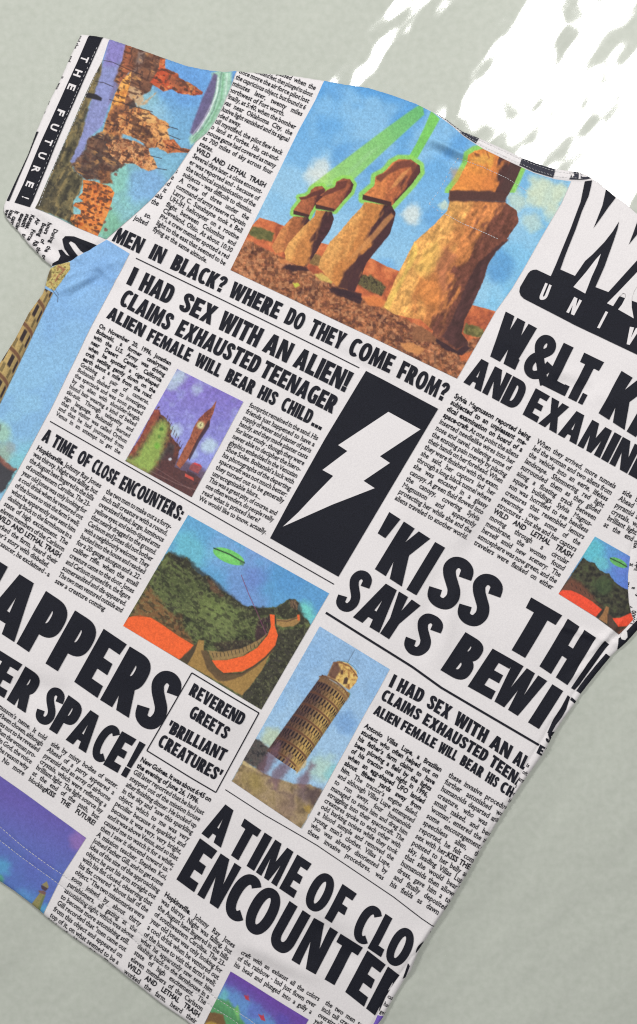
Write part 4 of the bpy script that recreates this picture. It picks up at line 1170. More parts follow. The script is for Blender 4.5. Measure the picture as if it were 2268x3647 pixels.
def paint_tower_left(p):
    p.grad((300, 950), (120, 170, 222), (60, 1600), (126, 184, 218))
    p.mix(.35 * sm(.45, .75, fbm(p.P, 90, 13, 3)), (104, 156, 216))
    p.blob((60, 1690), 110, (112, 190, 196), .8, .3, 5); p.blob((0, 1540), 60, (150, 196, 164), .8, .3, 6); p.blob((-10, 1620), 70, (140, 170, 150), .9, .4, 7); p.blob((110, 1620), 60, (110, 186, 206), .6, .3, 8)
    p.fill(C5((-400, 1250), (0, 1330), (60, 1440), (170, 1500), (280, 1570), (250, 1640), (100, 1900), (-400, 2300)), (52, 50, 56), 6, .97, 8)
    p.fill(C5((0, 1330), (80, 1400), (170, 1490), (285, 1560), (260, 1600), (140, 1560), (40, 1470), (0, 1440)), (140, 80, 66), 5, .85, 4)
    p.fill(C5((0, 780), (20, 800), (15, 880), (0, 900)), (60, 66, 66), 6, .9, 2); p.blob(C5(190, 1180), 26, (134, 152, 156), .7, .4, 3)
    tower(p, (-118, 1420), (108, 1000), 118, 96, 4.8, 1.4, (214, 178, 100), (164, 120, 66), (110, 78, 54), 8, -.28)
    cap = Z3((335, 392), (400, 360), (470, 350), (478, 400), (450, 440), (420, 480), (380, 530), (370, 545), (305, 505), (318, 440))
    p.tex(cap, [(110, 92, 44), (196, 180, 96), (150, 110, 60)], 9, 14, 1.8, 2)
    p.fill(Z3((322, 420), (350, 400), (350, 450), (325, 480)), (74, 60, 36), 4, .8)
    p.line(Z3((400, 380), (440, 400), (400, 440), (380, 480)), 5, (140, 60, 50), 3, .7)
    p.line(Z3((350, 530), (395, 590), (392, 620)), 2.2, (50, 60, 80), 1.2, .85); p.line(Z3((370, 520), (400, 575)), 1.8, (50, 60, 80), 1.2, .8)
    p.noise(.12, 5, 15, None, 3)

# ---- purple evening sky over a lighthouse
def paint_dusk(p):
    p.grad(B6(500, 500), (94, 82, 172), B6(100, 1450), (72, 112, 190))
    p.mix(.4 * sm(.4, .8, fbm(p.P, 120, 16, 3)), (84, 84, 180)); p.blob(B6(1080, 920), 50, (140, 100, 176), .8, .3, 4)
    p.blob(B6(0, 1270), 60, (70, 150, 200), .9, .35, 5); p.blob(B6(320, 1700), 60, (78, 146, 210), .8, .3, 6); p.blob(B6(0, 1440), 26, (70, 150, 120), .9, .4, 7); p.blob(B6(580, 1850), 36, (70, 156, 206), .9, .3, 8)
    p.fill(B6((555, 1600), (620, 1640), (560, 1800), (530, 1900), (420, 1780), (480, 1700)), (136, 128, 74), 2, 1)
    p.fill(B6((590, 1650), (620, 1640), (560, 1800), (530, 1880), (510, 1850)), (84, 110, 70), 4, .8)
    p.fill(B6((525, 1580), (600, 1580), (630, 1610), (615, 1640), (530, 1605)), (110, 76, 74), 2); p.fill(B6((560, 1510), (620, 1520), (660, 1550), (620, 1590), (570, 1560)), (66, 50, 62), 2)
    p.fill(B6((570, 1500), (640, 1455), (665, 1530), (650, 1550), (600, 1520)), (140, 128, 80), 2)
    p.noise(.08, 6, 17, None, 3)

# ---- purple sky, red birds, green peak
def paint_birds(p):
    p.grad(C6(500, 330), (100, 62, 164), C6(330, 560), (74, 120, 190))
    p.fill(C6((295, 315), (420, 370), (560, 480), (660, 560), (760, 700), (300, 700), (220, 470)), (84, 140, 206), 20, .9, 10)
    p.blob(C6(520, 500), 36, (84, 104, 196), .8, .3, 5); p.blob(C6(720, 560), 36, (84, 70, 180), .6, .3, 5)
    p.fill(C6((300, 330), (330, 370), (320, 430), (240, 420)), (96, 190, 190), 12, .8)
    p.fill(C6((240, 400), (330, 420), (380, 470), (400, 455), (412, 520), (470, 620), (480, 700), (150, 700), (200, 480)), (74, 150, 84), 7, .95, 5)
    p.fill(C6((370, 480), (395, 455), (412, 500), (400, 560)), (120, 196, 96), 6, .8)
    p.fill(C6((190, 500), (240, 510), (295, 520), (310, 590), (300, 700), (130, 700), (160, 590)), (116, 78, 44), 4, .95, 3)
    p.fill(C6((150, 590), (210, 570), (280, 600), (290, 700), (130, 700)), (176, 140, 50), 5, .9, 3)
    for q in [((440, 380), (465, 385), (485, 425), (455, 410)), ((545, 515), (585, 530), (595, 565), (565, 555)), ((660, 590), (690, 595), (700, 630), (670, 620)), ((470, 400), (470, 375), (478, 400)), ((575, 530), (580, 512), (586, 540))]:
        p.fill(C6(*q), (196, 44, 62), 2.5, .95, 2)
    p.noise(.10, 6, 18, None, 3)

picture(cat(Z1((860, 165)), Z1((1000, 192), (1150, 212), (1300, 257), (1400, 292)), Z2((140, 642), (243, 694)), COLLAR_LO[1:10], C1((800, 256))) + np.array([0, 2.0]), cat(U((820.6, 962)), Z5((298, 945))),
        cat(Z1((860, 167)), Z1((800, 300)), Z1((690, 500)), Z1((545, 800)), U((820.6, 962))), cat(C1((800, 262)), C1((700, 490)), C1((500, 830)), C1((280, 1220)), C1((160, 1420)), U((1764, 1109)), Z5((440, 700)), Z5((298, 945))), paint_heads, step=2.3)['label'] = 'picture of stone heads on a stony plain under green beams'
picture(cat(Z0((740, 114)), TOP_SLEEVE[4:] + np.array([0, 2.0]), U((843, 255))), Z0((243, 1258), (400, 1325), (520, 1385), (655, 1440), (716, 1463)),
        Z0((740, 114), (690, 270), (640, 360), (540, 570), (420, 850), (330, 1050), (243, 1258)), SEAM_L[:13] + np.array([-2.5, -1.5]), paint_palace, sleeve_l)['label'] = 'sideways picture of an orange palace by a river'
picture(cat(C7((122, 57)), U((867, 1432))), cat(U((447, 1641.5)), U((682.5, 1771))), cat(C7((122, 57)), U((447, 1641.5))), cat(U((867, 1432)), U((682.5, 1771))), paint_clock)['label'] = 'picture of a clock tower with a green plume and a red bus'
picture(cat(D1((465, 28)), D1((1475, 590))), cat(D1((0, 822)), D1((990, 1422))), cat(D1((465, 28)), D1((0, 822))), cat(D1((1475, 590)), D1((990, 1422))), paint_wall)['label'] = 'large picture of an orange road along a mountain wall'
picture(cat(D2((853, 25)), D2((1480, 410))), cat(D2((62, 1410)), D2((690, 1840))), cat(D2((853, 25)), D2((62, 1410))), cat(D2((1480, 410)), D2((690, 1840))), paint_tower)['label'] = 'picture of a leaning tower with purple figures'
picture(cat(C3((362, 512)), C3((668, 685))), cat(C3((48, 1008)), C3((372, 1210)), C3((575, 1362))), cat(C3((362, 512)), C3((48, 1008))), cat(C3((668, 685)), C3((650, 850)), C3((650, 970)), C3((658, 1080)), C3((676, 1170)), C3((696, 1232)), C3((636, 1300)), C3((575, 1362))), paint_wall_small)['label'] = 'small picture of the orange mountain road by the right sleeve'
picture(cat(SEAM_L[12:][::-1], U((463, 906))) + np.array([1.5, 2.0]), U((-200, 1980), (-60, 1880), (-20, 1830)), cat(U((187, 949)), LEFT[::-1][:8] + np.array([2.0, 0]), U((-120, 1520), (-200, 1980))), U((463, 906), (323, 1173), (180, 1465), (0, 1788), (-20, 1830)), paint_tower_left)['label'] = 'tall picture of a leaning tower cut off by the left side'
picture(cat(U((-200, 2620)), B6((0, 45), (580, 460), (1165, 875))), cat(U((-200, 2995), (-120, 3055)), B6((0, 1468), (180, 1588), (420, 1768), (585, 1905))), U((-200, 2620), (-200, 2995)), B6((1165, 875), (850, 1365), (585, 1905)), paint_dusk)['label'] = 'purple evening sky with a lighthouse at the hem'
picture(cat(C6((347, 212)), C6((905, 557))), cat(C6((100, 700)), C6((820, 700))), cat(C6((347, 212)), C6((100, 700))), cat(C6((905, 557)), C6((820, 700))), paint_birds)['label'] = 'purple sky with red birds at the hem'
# ------------------------------------------------------------------ headlines
def pts(*p):
    return np.array(p, float)
R = FRONT
headline(pts((399.5, 859.5), (528, 921), (818, 1059), (1096, 1193), (1380, 1329), (1578, 1433)), [(25, -50), (27, -60)],
         [('MEN', 399, 497), ('IN', 528, 574), ('BLACK?', 605, 790), ('WHERE', 810, 985), ('DO', 1009, 1069), ('THEY', 1093, 1212), ('COME', 1235, 1385), ('FROM?', 1409, 1578)], region=R)
headline(pts((449.7, 1012), (774, 1172), (1228, 1399)), [(29, -61), (33, -69)],
         [('I', 450, 468), ('HAD', 492, 601), ('SEX', 633, 750), ('WITH', 771, 912), ('AN', 932, 1020), ('ALIEN!', 1040, 1228)], region=R)
headline(pts((423, 1085), (621.7, 1194), (910, 1334), (1182, 1474.6)), [(29, -55), (29, -57)],
         [('CLAIMS', 423, 598), ('EXHAUSTED', 622, 910), ('TEENAGER', 922, 1182)], region=R)
headline(pts((380, 1133.6), (521, 1213), (799, 1357), (1141.5, 1533)), [(20, -41), (22, -46)],
         [('ALIEN', 380, 505), ('FEMALE', 521, 672), ('WILL', 690, 778), ('BEAR', 799, 896), ('HIS', 914, 975), ('CHILD', 996, 1100), ('...', 1106, 1142)], region=R)
headline(pts((148, 1567.5), (422, 1738), (640, 1856)), [(22, -42), (22, -47)],
         [('A', 148, 170), ('TIME', 182, 257), ('OF', 272, 311), ('CLOSE', 323, 408), ('ENCOUNTERS:', 422, 641)], region=R)
headline(pts((-60, 2212), (61, 2291), (164, 2361), (264.6, 2427), (357, 2491), (556, 2615)), [(103, -186), (108, -192)],
         [('N', -186, -72), ('A', -66, 53), ('P', 61, 157), ('P', 164, 258), ('E', 265, 348), ('R', 357, 460), ('S', 463, 560)], region=R)
headline(pts((-42, 2448), (26.5, 2490.7), (177, 2594), (367.7, 2721), (450, 2768)), [(66, -119), (68, -119)],
         [('T', -112, -38), ('E', -42, 17), ('R', 26, 94), ('S', 117, 176), ('P', 177, 238), ('A', 235, 307), ('C', 314, 368), ('E', 368, 420), ('!', 430, 452)], region=R)
for txt, b0, b1, w in [("REVEREND", (671, 2471.7), (859, 2582.8), (671, 859)), ("GREETS", (671, 2550), (804, 2632), (671, 804)),
                       ("'BRILLIANT", (592, 2604), (793, 2711), (590, 793)), ("CREATURES'", (560, 2652), (773, 2781), (560, 777))]:
    headline(pts(b0, b1), [(21, -41), (21, -41)], [(txt, *w)], region=R)
for q in [pts((683.6, 2396.6), (921.7, 2536)), pts((921.7, 2536), (769, 2818)), pts((769, 2818), (525, 2670.6)), pts((525, 2670.6), (683.6, 2396.6))]:
    pass
fr = cat(A4((158, 85)), A4((610, 353)), A4((320, 888)), A3((990, 796)))
cx = fr.mean(0)
lay('text_frame', np.concatenate([strip_tris(np.stack([fr[i], fr[(i + 1) % 4]]) + (cx - fr[i]) * 0.0, 4.2) for i in range(4)]), M_INK, body, 0, R)
headline(pts((1732.6, 1265), (1933, 1374), (2045, 1429), (2129, 1472), (2222, 1532)), [(66, -154), (87, -150)],
         [('w', 1733, 1840), ('.', 1814, 1832), ('&', 1850, 1945), ('L', 1932, 1998), ('.', 1994, 2010), ('T', 2002, 2070), ('.', 2056, 2072), ('K', 2129, 2222), ('I', 2229, 2262), ('D', 2276, 2370)], region=R)
headline(pts((1648, 1363), (1858.5, 1477), (2210, 1676)), [(46, -93), (50, -95)],
         [('AND', 1648, 1836), ('EXAMINED', 1858.5, 2350)], region=R)
headline(pts((1334, 2026), (1448, 2100), (1664, 2224), (1820, 2314), (1920, 2372), (2034, 2449)), [(103, -169), (101, -169)],
         [("'", 1282, 1322), ('K', 1334, 1430), ('I', 1446, 1482), ('S', 1502, 1604), ('S', 1608, 1708), ('T', 1789, 1900), ('H', 1920, 2020)], region=R)
headline(pts((1184, 2153), (1258, 2198), (1364, 2261.4), (1459, 2327), (1567.5, 2385), (1663.8, 2443), (1764, 2499), (1878, 2570)), [(90, -136), (88, -134)],
         [('S', 1181, 1250), ('A', 1256, 1350), ('Y', 1330, 1408), ('S', 1422, 1504), ('B', 1567, 1650), ('E', 1664, 1748), ('W', 1741, 1860), ('I', 1878, 1917)], region=R)
headline(pts((1383, 2444), (1496, 2504), (1589, 2560), (1721, 2645), (1864, 2742)), [(21, -44), (21, -46)],
         [('I', 1382, 1394), ('HAD', 1409, 1496), ('SEX', 1515, 1592), ('WITH', 1611, 1722), ('AN', 1738, 1806), ('ALIEN', 1821, 1925)], region=R)
headline(pts((1353, 2488), (1488, 2567), (1501.6, 2575), (1721, 2711), (1829.6, 2790)), [(19, -36), (20, -38)],
         [('CLAIMS', 1353, 1487), ('EXHAUSTED', 1501, 1724), ('TEENAGER', 1737, 1925)], region=R)
headline(pts((1327, 2541), (1425, 2597), (1533, 2660), (1618, 2709), (1808.5, 2834)), [(17, -33), (17, -34)],
         [('ALIEN', 1327, 1412), ('FEMALE', 1423, 1543), ('WILL', 1555, 1618), ('BEAR', 1634, 1710), ('HIS', 1724, 1763), ('CHILD', 1775, 1870)], region=R)
headline(pts((719, 2966), (833, 3051), (994, 3160), (1155, 3265), (1308, 3371), (1460, 3476)), [(65, -118), (64, -121)],
         [('A', 718, 787), ('T', 806, 866), ('I', 878, 905), ('M', 911, 985), ('E', 994, 1046), ('O', 1072, 1142), ('F', 1155, 1206), ('C', 1243, 1302), ('L', 1308, 1356), ('O', 1358, 1425), ('S', 1434, 1492)], region=R)
headline(pts((629, 3128), (703, 3183), (1038.6, 3413), (1160, 3487), (1229, 3529.6), (1303, 3588)), [(84, -146), (78, -150)],
         [('E', 629, 692), ('N', 703, 777), ('C', 783, 858), ('O', 854, 938), ('U', 950, 1026), ('N', 1038, 1124), ('T', 1133, 1213), ('E', 1229, 1296), ('R', 1303, 1380)], region=R)

lay('headline', poly_tris(C3((445, 1412), (490, 1447), (460, 1480), (380, 1590), (300, 1700), (230, 1800), (190, 1842), (158, 1825), (220, 1730), (300, 1610), (390, 1490))), M_INK, body, 0)
lay('headline', poly_tris(A2((1045, 1465), (1062, 1480), (1035, 1560), (1005, 1612), (965, 1662), (935, 1715), (905, 1718), (950, 1620), (1000, 1545))), M_INK, body, 0)

# ------------------------------------------------------------------ lightning panel, emblem, ruled lines
lay('lightning_panel', poly_tris(cat(U((1303, 1321), (1559, 1457.4), (1205, 2053.4), (961.6, 1916.4), (1032, 1785), (1157, 1563)))), M_INK, body, 0)
lay('lightning_bolt', poly_tris(cat(Z4((1195, 1262), (1410, 1380), (1138, 1560), (1205, 1605)), A1((1028, 213), (1103, 262), (960, 318), (820, 372), (487, 520), (590, 425), (690, 318), (825, 180), (752, 140)), Z4((920, 1525), (858, 1485)))), M_WHITE, body, 2)
lay('emblem_bar', poly_tris(C1((390, 1218), (425, 1215), (480, 1240), (580, 1287), (600, 1282), (640, 1200), (680, 1212), (840, 1282), (950, 1330), (1060, 1402), (1200, 1455), (1512, 1570), (1900, 1750), (1900, 2330), (1512, 2130), (1100, 1930), (850, 1815), (290, 1530), (255, 1495), (240, 1450), (250, 1400), (335, 1255), (360, 1230))), M_INK, body, 0, R)
lay('emblem_stroke', poly_tris(C1((950, 262), (1028, 250), (1015, 320), (990, 420), (920, 580), (850, 780), (745, 1040), (682, 1215), (660, 1290), (578, 1288), (640, 1150), (800, 760), (905, 480), (925, 380))), M_INK, body, 1, R)
lay('emblem_stroke', poly_tris(C1((1180, 340), (1285, 435), (1200, 545), (1120, 660), (1042, 768), (1085, 660), (1140, 520))), M_INK, body, 1, R)
lay('emblem_stroke', poly_tris(C1((1318, 692), (1300, 780), (1260, 900), (1160, 1180), (1060, 1402), (1040, 1500), (830, 1440), (838, 1284), (950, 1120), (1030, 1050), (1160, 915), (1250, 800))), M_INK, body, 1, R)
lay('emblem_stroke', poly_tris(C1((1520, 680), (1560, 780), (1512, 835), (1420, 946), (1470, 820))), M_INK, body, 1, R)
lay('emblem_stroke', poly_tris(C1((1600, 1030), (1700, 1060), (1512, 1235), (1410, 1345), (1290, 1500), (1190, 1480), (1200, 1455), (1340, 1300), (1512, 1110))), M_INK, body, 1, R)
lay('emblem_letter', poly_tris(C1((1120, 1043), (1080, 1160), (1020, 1290), (950, 1472), (822, 1402), (960, 1240), (1060, 1110))), M_WHITE, body, 3, R)
lay('emblem_letter', poly_tris(C1((1512, 1240), (1560, 1240), (1530, 1360), (1475, 1440), (1448, 1520), (1450, 1620), (1472, 1738), (1305, 1642), (1345, 1590), (1385, 1510), (1382, 1475), (1355, 1468), (1310, 1510), (1250, 1606), (1185, 1576), (1290, 1470), (1410, 1345))), M_WHITE, body, 3, R)
for ch, q in [('U', ((440, 1540), (530, 1540), (588, 1386), (520, 1358))), ('N', ((745, 1672), (830, 1708), (915, 1548), (832, 1508))), ('I', ((1080, 1838), (1108, 1845), (1198, 1672), (1172, 1660))), ('V', ((1372, 2010), (1450, 2030), (1540, 1850), (1432, 1828)))]:
    q = C1(*q)
    w, ps = GT[ch]
    T = []
    for t in ps:
        u = t[..., 0:1] / w; v = t[..., 1:2]
        if ch != 'I':       # these capitals are lighter than the headlines
            pass
        T.append(q[0] * (1 - u) * (1 - v) + q[1] * u * (1 - v) + q[2] * u * v + q[3] * (1 - u) * v)
    lay('emblem_lettering', np.concatenate(T), M_WHITE, body, 3, R)
for ln, w in [(pts((485.7, 922), (800, 1073), (1279, 1310.6)), 3.8), (pts((181, 1501.3), (476, 1671), (800, 1858), (1189, 2080)), 3.6),
              (cat(A1((775, 1098)), A2((0, 1275)), A5((700, 185), (1100, 420), (1370, 578))), 8.0), (pts((802.6, 2810), (941, 2900), (1129, 3009), (1400, 3191), (1500, 3268), (1550, 3300)), 3.0)]:
    lay('ruled_line', strip_tris(ln, w), M_INK, body, 0, R)

# ------------------------------------------------------------------ columns of small text
article("*On November 20, 1996, Jonathan/Boltanski, a former cavalryman/with the U.S. Army was driving/near Desert Center, California/when he spotted a cigar-shaped/craft settling gently down on the/earth about a mile from the road.*/Grabbing a pair of cameras,/Boltanski dashed off to investigate/the spectacle and was soon greeted/by an alien with shoulder-length/blond hair wearing a kind of belted/ski-suit. Through telepathy and/sign language, Boltanski learned/that the visitor was called Orthon/and that he had journeyed from/Venus in an attempt to get the",
        Z3(668, 790), Z3(1148, 1045), Z3(378, 1378), Z3(808, 1643), region=R)
HOP = "*Hopkinsville.* Johnny Ray Jones/was thirsty. Night was falling, but/the August heat lingered in the hills/of southwestern Carolina. The 23-/year old Jones was only looking for/a cool drink when he ventured out/of the house to visit the farm's well;/what he apparently saw sent him/dashing back to the farmhouse in a/state of high excitement. The/eleven members of the Carlsson/*WILD AND LETHAL TRASH*/worked the farm, heard their"
article(HOP + "/Taylor's story with disbelief.|/a flying saucer, he exclaimed - a", A0(245, 284), A0(677, 546), A0(-95, 868), A0(330, 1142), region=R)
article("the two men to make out a a forty-/inch tall creature with a round,/oversized head; large, luminous/yellow eyes; and talon-tipped arms/that nearly dragged to the ground./Carlsson and Jones did not bother/with a neighbourly welcome. They/backed into the house and reached/for a 20-gauge shotgun and a .22 -/caliber rifle. when the small/creature came to the door, Jones/and Carlsson opened fire. the figure/somersaulted and dis-appeared./The two men ventured outside and/saw a creature coming|",
        A0(712, 577), A0(1148, 822), A0(368, 1178), A0(795, 1425), region=R)
article("by Magnusson's name. It told/her she had been chosen, although/the reason was not to be revealed/at this time. When the woman pro-/fessed her faith in God, the voice/told her this was the reason why/she was chosen. No more", A3(-110, 440), A3(310, 727), A3(-262, 680), A3(158, 967), region=R)
SIDE = "side by misty bodies of water./Ahead of a party appeared a/pyramid and an array of airborne/crystals, which were reflecting a/brilliant light. The light source lay/at the end of the path, but"
article(SIDE + "/blocking*KISS THE FUTURE!*", A3(343, 757), A3(790, 1052), A3(190, 997), A3(635, 1299), region=R)
article("*New Guinea. It was about 6:45 on/the evening of June 26, 1996.*|/Gill later reported that he had just/stepped out of the mission house/after finishing dinner. He looked up/in the sky and \"saw this sparkling/object, which to me was very/peculiar because it sparkled, and/because it was very, very bright,/and it was above Venus, and so that/caused me to watch it for a while;/then I saw it descend toward us.\"/A mission teacher, Stephen Koi,/joined Father Gill, and to get some/idea of the size of the approaching/object he put his arm straight out/with his fist closed, observing that/his fist covered \"about half of the/object.\" The two missionaries were/soon joined by about thirty/parishioners, all gazing at the/astonishing sight, which was about/to become more astonishing still.|/Gill recorded that \"men came out/from this object and appeared on/top of it, on what seemed to be a/kind of blue disk. There",
        (499, 2708), (749, 2854), (165, 3282), (407, 3454), region=R)
article("footprint remained in the sand. His/friends just happened to have a/supply of water and plaster of paris/handy, and they made plaster casts/for later study - though they were/never able to decipher the hiero-/glyphics embedded in the Venusian/Shoe Soles. Boltanski's luck with/his photographs of the departing/spacecraft was not much better:/they turned out to be generally/unrecognizable blurs...|/This was a great pity, of course, and/one often wonders, do people really/read what is printed here?|/We would like to know, actually.|",
        (886.5, 1449), (1129, 1569), (706, 1780), (946, 1903), region=R)
article("*Sylvia Magnusson reported being/subjected to an unpleasant me-/dical examination on board of a/space-craft.* At one point the aliens/inserted needlelike wires into her/nose and navel, relieving some of/the ensuing pain merely by placing/their hands on her forehead. When/they were finished with the exam,/she said, her captors led her/through a long black tunnel where/she was encased in a glassy/canopy. A green fluid flowed into/the canopy, covering Sylvia/Magnusson and apparently/protecting her while she and the/aliens traveled to another world.|",
        (1614, 1417), (1882, 1566), (1403, 1778), (1660, 1922), region=R)
article("When they arrived, more tunnels/led the woman and two aliens from/the vehicle into an eerie, lifeless/landscape. Shimmering red light/surrounded them as they glided/along a floating track between/square buildings. Sylvia Magnus-/son was horrified to see headless/creatures that resembled lemurs/swarming over some of the/structures - but she and her captors/*WILD AND LETHAL TRASH*/moving through a circular/membrane, the woman found/herself amid new scenery: The/atmosphere was now green, and the/travelers were flanked on either",
        (1906, 1579), (2185, 1741), (1685, 1937), (1964, 2100), region=R)
article(SIDE, (2211, 1757), (2491, 1919), (2145, 1873), (2425, 2020), region=R)
article("*Antonio Villas Lupe, a Brazilian/student who often helped out on/his father's farm claims to have/been plowing a field by the lights/of his tractor one night in 1996,/when an egg-shaped UFO landed/about fifteen yards away from/him.* The tractor's engine failed,/and although Villas Lupe attempted/to run away, four humanoids/managed to seize him and drag him/struggling into their spacecraft. The/creatures spoke to each other with/odd barking noises while they took/a blood sample and removed the/young man's clothes. Villas Lupe,/who was already disoriented by/these invasive procedures, was",
        (1296, 2590), (1568, 2748), (1093, 2965), (1362, 3132), region=R)
article("these invasive procedures, was/further astonished when the/humanoids departed and an odd/creature, who was described/small, naked, and beautiful as/'woman', entered the room. To/some encouragement by the/speechless alien, the man/reported, he felt compelled to/sex with her;*KISS THE FUTURE*/pointed to her belly and to the/sky, leading Villas Lupe to feel/that she would bear his child/humanoids then allowed him to/dress, gave him a tour of the/and finally deposited him on/his fields as dawn was near",
        (1594, 2764), (1865, 2922), (1386, 3150), (1657, 3313), region=R)
article(HOP, (585, 3187), (833, 3372), (441, 3460), (696, 3643), region=R)
article("craft with an exhaust all the colors/of the rainbow - had just flown over/his head and plunged into a gully a", A7(295, 932), A7(820, 1252), A7(250, 1012), A7(768, 1337), region=R)
article("the two men to make out a/inch tall creature with a round/oversized head; large, lumin/yellow eyes; and talon-tipped", A7(862, 1272), A7(1300, 1555), A7(788, 1392), A7(1226, 1675), region=R)
article("moment had passed when the/several thousand feet, then plunged to about/once more the air force pilot lost/the capricious object, but found it 6/minutes later, twenty miles/northwest of Fort worth.|/Finally, at 5:40, when the bomber/was near Oklahoma City, the/elusive light vanished and its signal/faded away.|/Still mystified, the pilot flew back/to land at Forbes. His cat-and-/mouse game had covered as many/as 700 miles of sky across four/states.|/*WILD AND LETHAL TRASH*/Several days later, a close encount-/er was reported and - because of/the technical sophistication of the/subjects - was difficult to dismiss./A crew of three under the/command of army reserve Captain/Larry C. Sunshayne took a Bell/UH-IH helicopter on a routine/flight between Colombus and/Cleveland, Ohio. At about 10:30/PM, a crew member spotted a red/light to the east that seemed to be/flying at the same altitude.|",
        (872, 217), (1121, 324), (545, 824), (788, 970), region=R)
article("the thing it was/seen by the/tower and/far away it/the signals/of the/intelligence/hour or so./was jolted", (400, 505), (630, 621), (295, 692), (524, 808), region=R)
article("is u/oft/arm/a f/ or/shi/ yo/tor/illa/ /ze/the/e to/oise/ e/lo/ady", A5(1268, 712), A5(1350, 762), A5(850, 1448), A5(930, 1500), region=STRIP, size=20.5)
headline(pts(tuple(A5(1395, 540)), tuple(A5(1450, 572))), [(15, -36), (15, -36)], [('S', A5(1395, 0)[0], A5(1440, 0)[0])], region=STRIP)
headline(pts(tuple(A5(1338, 622)), tuple(A5(1400, 658))), [(14, -30), (14, -30)], [('EX', A5(1338, 0)[0], A5(1425, 0)[0])], region=STRIP)
for q in [C3((460, 1525), (500, 1555), (480, 1590), (390, 1690), (310, 1790), (245, 1875), (205, 1850), (260, 1770), (370, 1630)), C3((130, 1885), (160, 1900), (205, 1940), (195, 1960), (140, 1920)), C3((-20, 2200), (20, 2205), (8, 2232), (-20, 2240)),
          C4((505, 1042), (540, 1055), (520, 1095), (500, 1110), (483, 1085)), C4((430, 1180), (452, 1195), (440, 1222), (412, 1222)), C4((300, 1375), (310, 1390), (288, 1455), (272, 1462)), C4((560, 960), (590, 985), (570, 980), (552, 968))]:
    lay('headline', poly_tris(q), M_INK, body, 0, STRIP)
lay('picture', poly_tris(C4((128, 1650), (175, 1662), (110, 1740), (80, 1730))), fabric('violet_ink', (110, 84, 176), (124, 98, 190)), body, 0, STRIP)
article("cas/had/ged", C4(190, 1560), C4(245, 1592), C4(150, 1640), C4(205, 1672), region=STRIP, size=21)

# ------------------------------------------------------------------ left sleeve
SL = SLEEVE_L
lay('title_bar', poly_tris(Z0((603, 86), (650, 93), (697, 101), (640, 230), (540, 460), (450, 660), (360, 880), (290, 1050), (207, 1250), (100, 1215), (160, 1090), (240, 900), (330, 700), (420, 500), (520, 280))), M_INK, sleeve_l, 0, SL)
lay('ruled_line', poly_tris(Z0((246, 738), (264, 742), (212, 856), (130, 1046), (64, 1206), (44, 1200), (118, 1034), (194, 868))), M_INK, sleeve_l, 0, SL)
T = []
for ch, x, y, hh in [('T', 558, 228, 40), ('H', 515, 320, 46), ('E', 472, 416, 42), ('F', 398, 588, 40), ('U', 358, 683, 46), ('T', 318, 785, 42), ('U', 275, 874, 44), ('R', 232, 966, 44), ('E', 190, 1070, 38), ('!', 155, 1172, 9)]:
    a, t = glyph(ch, True)
    o = Z0(x, y); d = np.array([-.40, .917]); up = np.array([.94, .34])
    lo, hi = t.reshape(-1, 2).min(0), t.reshape(-1, 2).max(0)
    T.append(o + (t[..., 0:1] - lo[0]) / (hi[0] - lo[0]) * (hh / 1.89) * d + t[..., 1:2] / .727 * (50 / 1.89) * up)
lay('title_lettering', np.concatenate(T), M_WHITE, sleeve_l, 2, SL)
dl = np.array([-72., 150.]) / 1.89
for txt, a, ln in [("*During the other", (372, 1395), 1.6), ("hours of the", (332, 1352), 1.35), ("Boeing RB 47", (292, 1352), 1.4), ("Air Force of", (252, 1320), 1.35), ("Kansas, to the", (214, 1295), 1.5), ("stealth craft", (180, 1290), 1.3), ("exercise in the", (146, 1286), 1.6), ("It came to the", (108, 1268), 1.4), ("load of a new", (74, 1262), 1.3), ("west of the", (44, 1258), 1.1)]:
    a = Z0(*a)
    stp = np.array([-20., -8.])
    article("*" + txt + "*/ " if not txt.startswith('*') else txt + "*/ ", a, a + dl * ln, a + stp, a + stp + dl * ln, sleeve_l, SL, size=22)
for q, w in [(((425, 1465), (445, 1447), (505, 1447), (590, 1478), (655, 1503), (640, 1525), (575, 1560), (545, 1540), (510, 1495), (480, 1478), (468, 1490), (500, 1540), (535, 1585), (495, 1600), (470, 1575), (440, 1530)), 0), (((395, 1535), (420, 1533), (450, 1568), (490, 1585), (500, 1612), (440, 1625), (385, 1640), (345, 1645), (355, 1625), (395, 1605), (410, 1575)), 0)]:
    lay('headline', poly_tris(Z0(*q)), M_INK, sleeve_l, 0, SL)
for a, txt in [((541, 84), "and the"), ((478, 222), "and"), ((418, 360), "it was"), ((330, 520), "on it")]:
    a = Z0(*a) + np.array([-4, 0]); d = np.array([-.42, .907])
    article(txt + "/ ", a, a + d * 52, a + np.array([-20, -9]), a + d * 52 + np.array([-20, -9]), sleeve_l, SL, size=20)
lay('stitching', stitch_tris(Z0((690, 262), (640, 375), (540, 590), (440, 810), (360, 1000), (300, 1140), (262, 1262)), 2.0, 9, 5, .5, 3), M_THREAD, sleeve_l, 3, SL)
lay('stitching', stitch_tris(Z0((655, 175), (560, 385), (430, 680), (330, 920), (228, 1170)), 1.6, 8, 7, .5, 4), M_THREAD, sleeve_l, 3, SL)

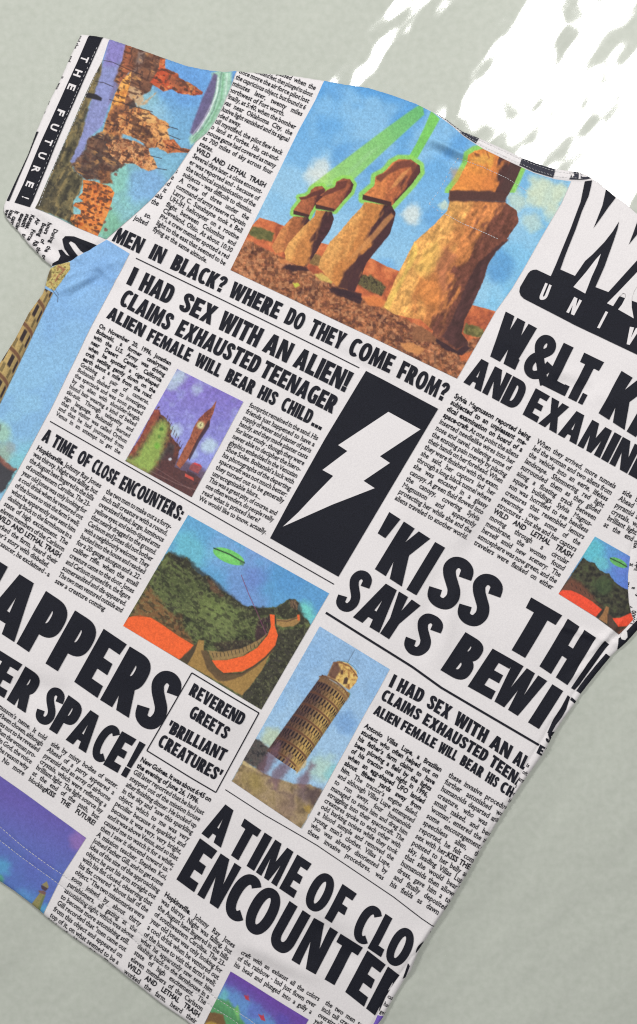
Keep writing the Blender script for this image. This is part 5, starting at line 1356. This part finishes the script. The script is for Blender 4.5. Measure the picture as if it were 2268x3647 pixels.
# ------------------------------------------------------------------ right sleeve
SR = SLEEVE_R
dr = np.array([.19, -.98])
base0 = C3(712, 1210)
rt = ["square at the end of", "other craft were then", "minutes later it was", "suddenly a light of", "13,000 feet over the", "and a second object", "moved in a wide arc"]
for i, txt in enumerate(rt):
    o = base0 + np.array([21.5, 4.]) * (i - 4) - dr * 30
    article(txt + "/ ", o, o + dr * 300, o + np.array([21.5, 4]), o + dr * 300 + np.array([21.5, 4]), sleeve_r, SR, size=23)
lay('headline', poly_tris(C3((480, 1450), (540, 1415), (605, 1370), (640, 1330), (720, 1243), (800, 1200), (860, 1260), (740, 1330), (645, 1430), (585, 1492), (520, 1490), (490, 1475))), M_INK, sleeve_r, 0, SR)
lay('headline', poly_tris(C3((585, 1378), (600, 1340), (625, 1315), (642, 1340), (646, 1385), (625, 1410), (595, 1402))), M_WHITE, sleeve_r, 2, SR)

# ------------------------------------------------------------------ collar band and stitching
def band(x0, x1):
    def cut(L, x):
        return np.array([x, np.interp(x, L[:, 0], L[:, 1])])
    up, lo = resample(COLLAR_UP, 90), resample(COLLAR_LO, 90)
    us = up[(up[:, 0] > x0) & (up[:, 0] < x1)] + np.array([0, 1.5]); ls = lo[(lo[:, 0] > x0 - 14) & (lo[:, 0] < x1 - 14)] + np.array([0, -2])
    return poly_tris(np.concatenate([us, ls[::-1]]))
for x0, x1 in [(1646, 1712), (1856, 1984), (2036, 2108)]:
    lay('dark_patch', band(x0, x1), M_INK2, collar, 0, COLLAR)
for q in [C1((800, 180), (825, 175), (835, 200), (810, 220)), C1((780, 160), (830, 158), (830, 168), (785, 170)), C1((885, 165), (905, 160), (900, 240), (880, 240)), C1((905, 190), (960, 180), (1000, 205), (960, 215), (915, 215))]:
    lay('pale_patch', poly_tris(q), M_WHITE, collar, 2, COLLAR)
for k, sd in ((.30, 5), (.78, 6)):
    a, b = resample(COLLAR_UP, 60), resample(COLLAR_LO, 60)
    lay('stitching', stitch_tris((a * (1 - k) + b * k)[6:57], 1.6, 7, 4, .4, sd), M_THREAD, collar, 3, COLLAR)
T = []
for i, q in enumerate(resample(COLLAR_UP[:4], 12)):
    T.append(strip_tris(np.array([q + (-2, 4), q + (6, 7)]), 3.0))
lay('dark_patch', np.concatenate(T), M_INK2, collar, 1, COLLAR)
lay('stitching', stitch_tris(Z2((395, 985), (560, 1045), (700, 1110), (790, 1165), (830, 1195)), 2.0, 6, 3, .4, 7), M_THREAD, body, 3, R)
lay('stitching', stitch_tris(Z2((318, 1333), (430, 1395), (540, 1440), (650, 1490)), 2.2, 7, 3, .4, 8), M_THREAD, body, 3, R)
lay('stitching', stitch_tris(Z2((405, 985), (365, 1035), (330, 1100), (280, 1190), (220, 1270)), 2.0, 7, 8, 1.0, 9), M_THREAD, body, 3, R)
lay('stitching', stitch_tris(Z2((220, 1270), (270, 1310), (318, 1333)), 2.0, 7, 8, .6, 10), M_THREAD, body, 3, R)
lay('stitching', stitch_tris(STITCH_A, 2.4, 9, 4, .4, 11), M_THREAD, body, 3, R)
lay('stitching', stitch_tris(STITCH_B, 2.4, 9, 4, .4, 12), M_THREAD, body, 3, R)
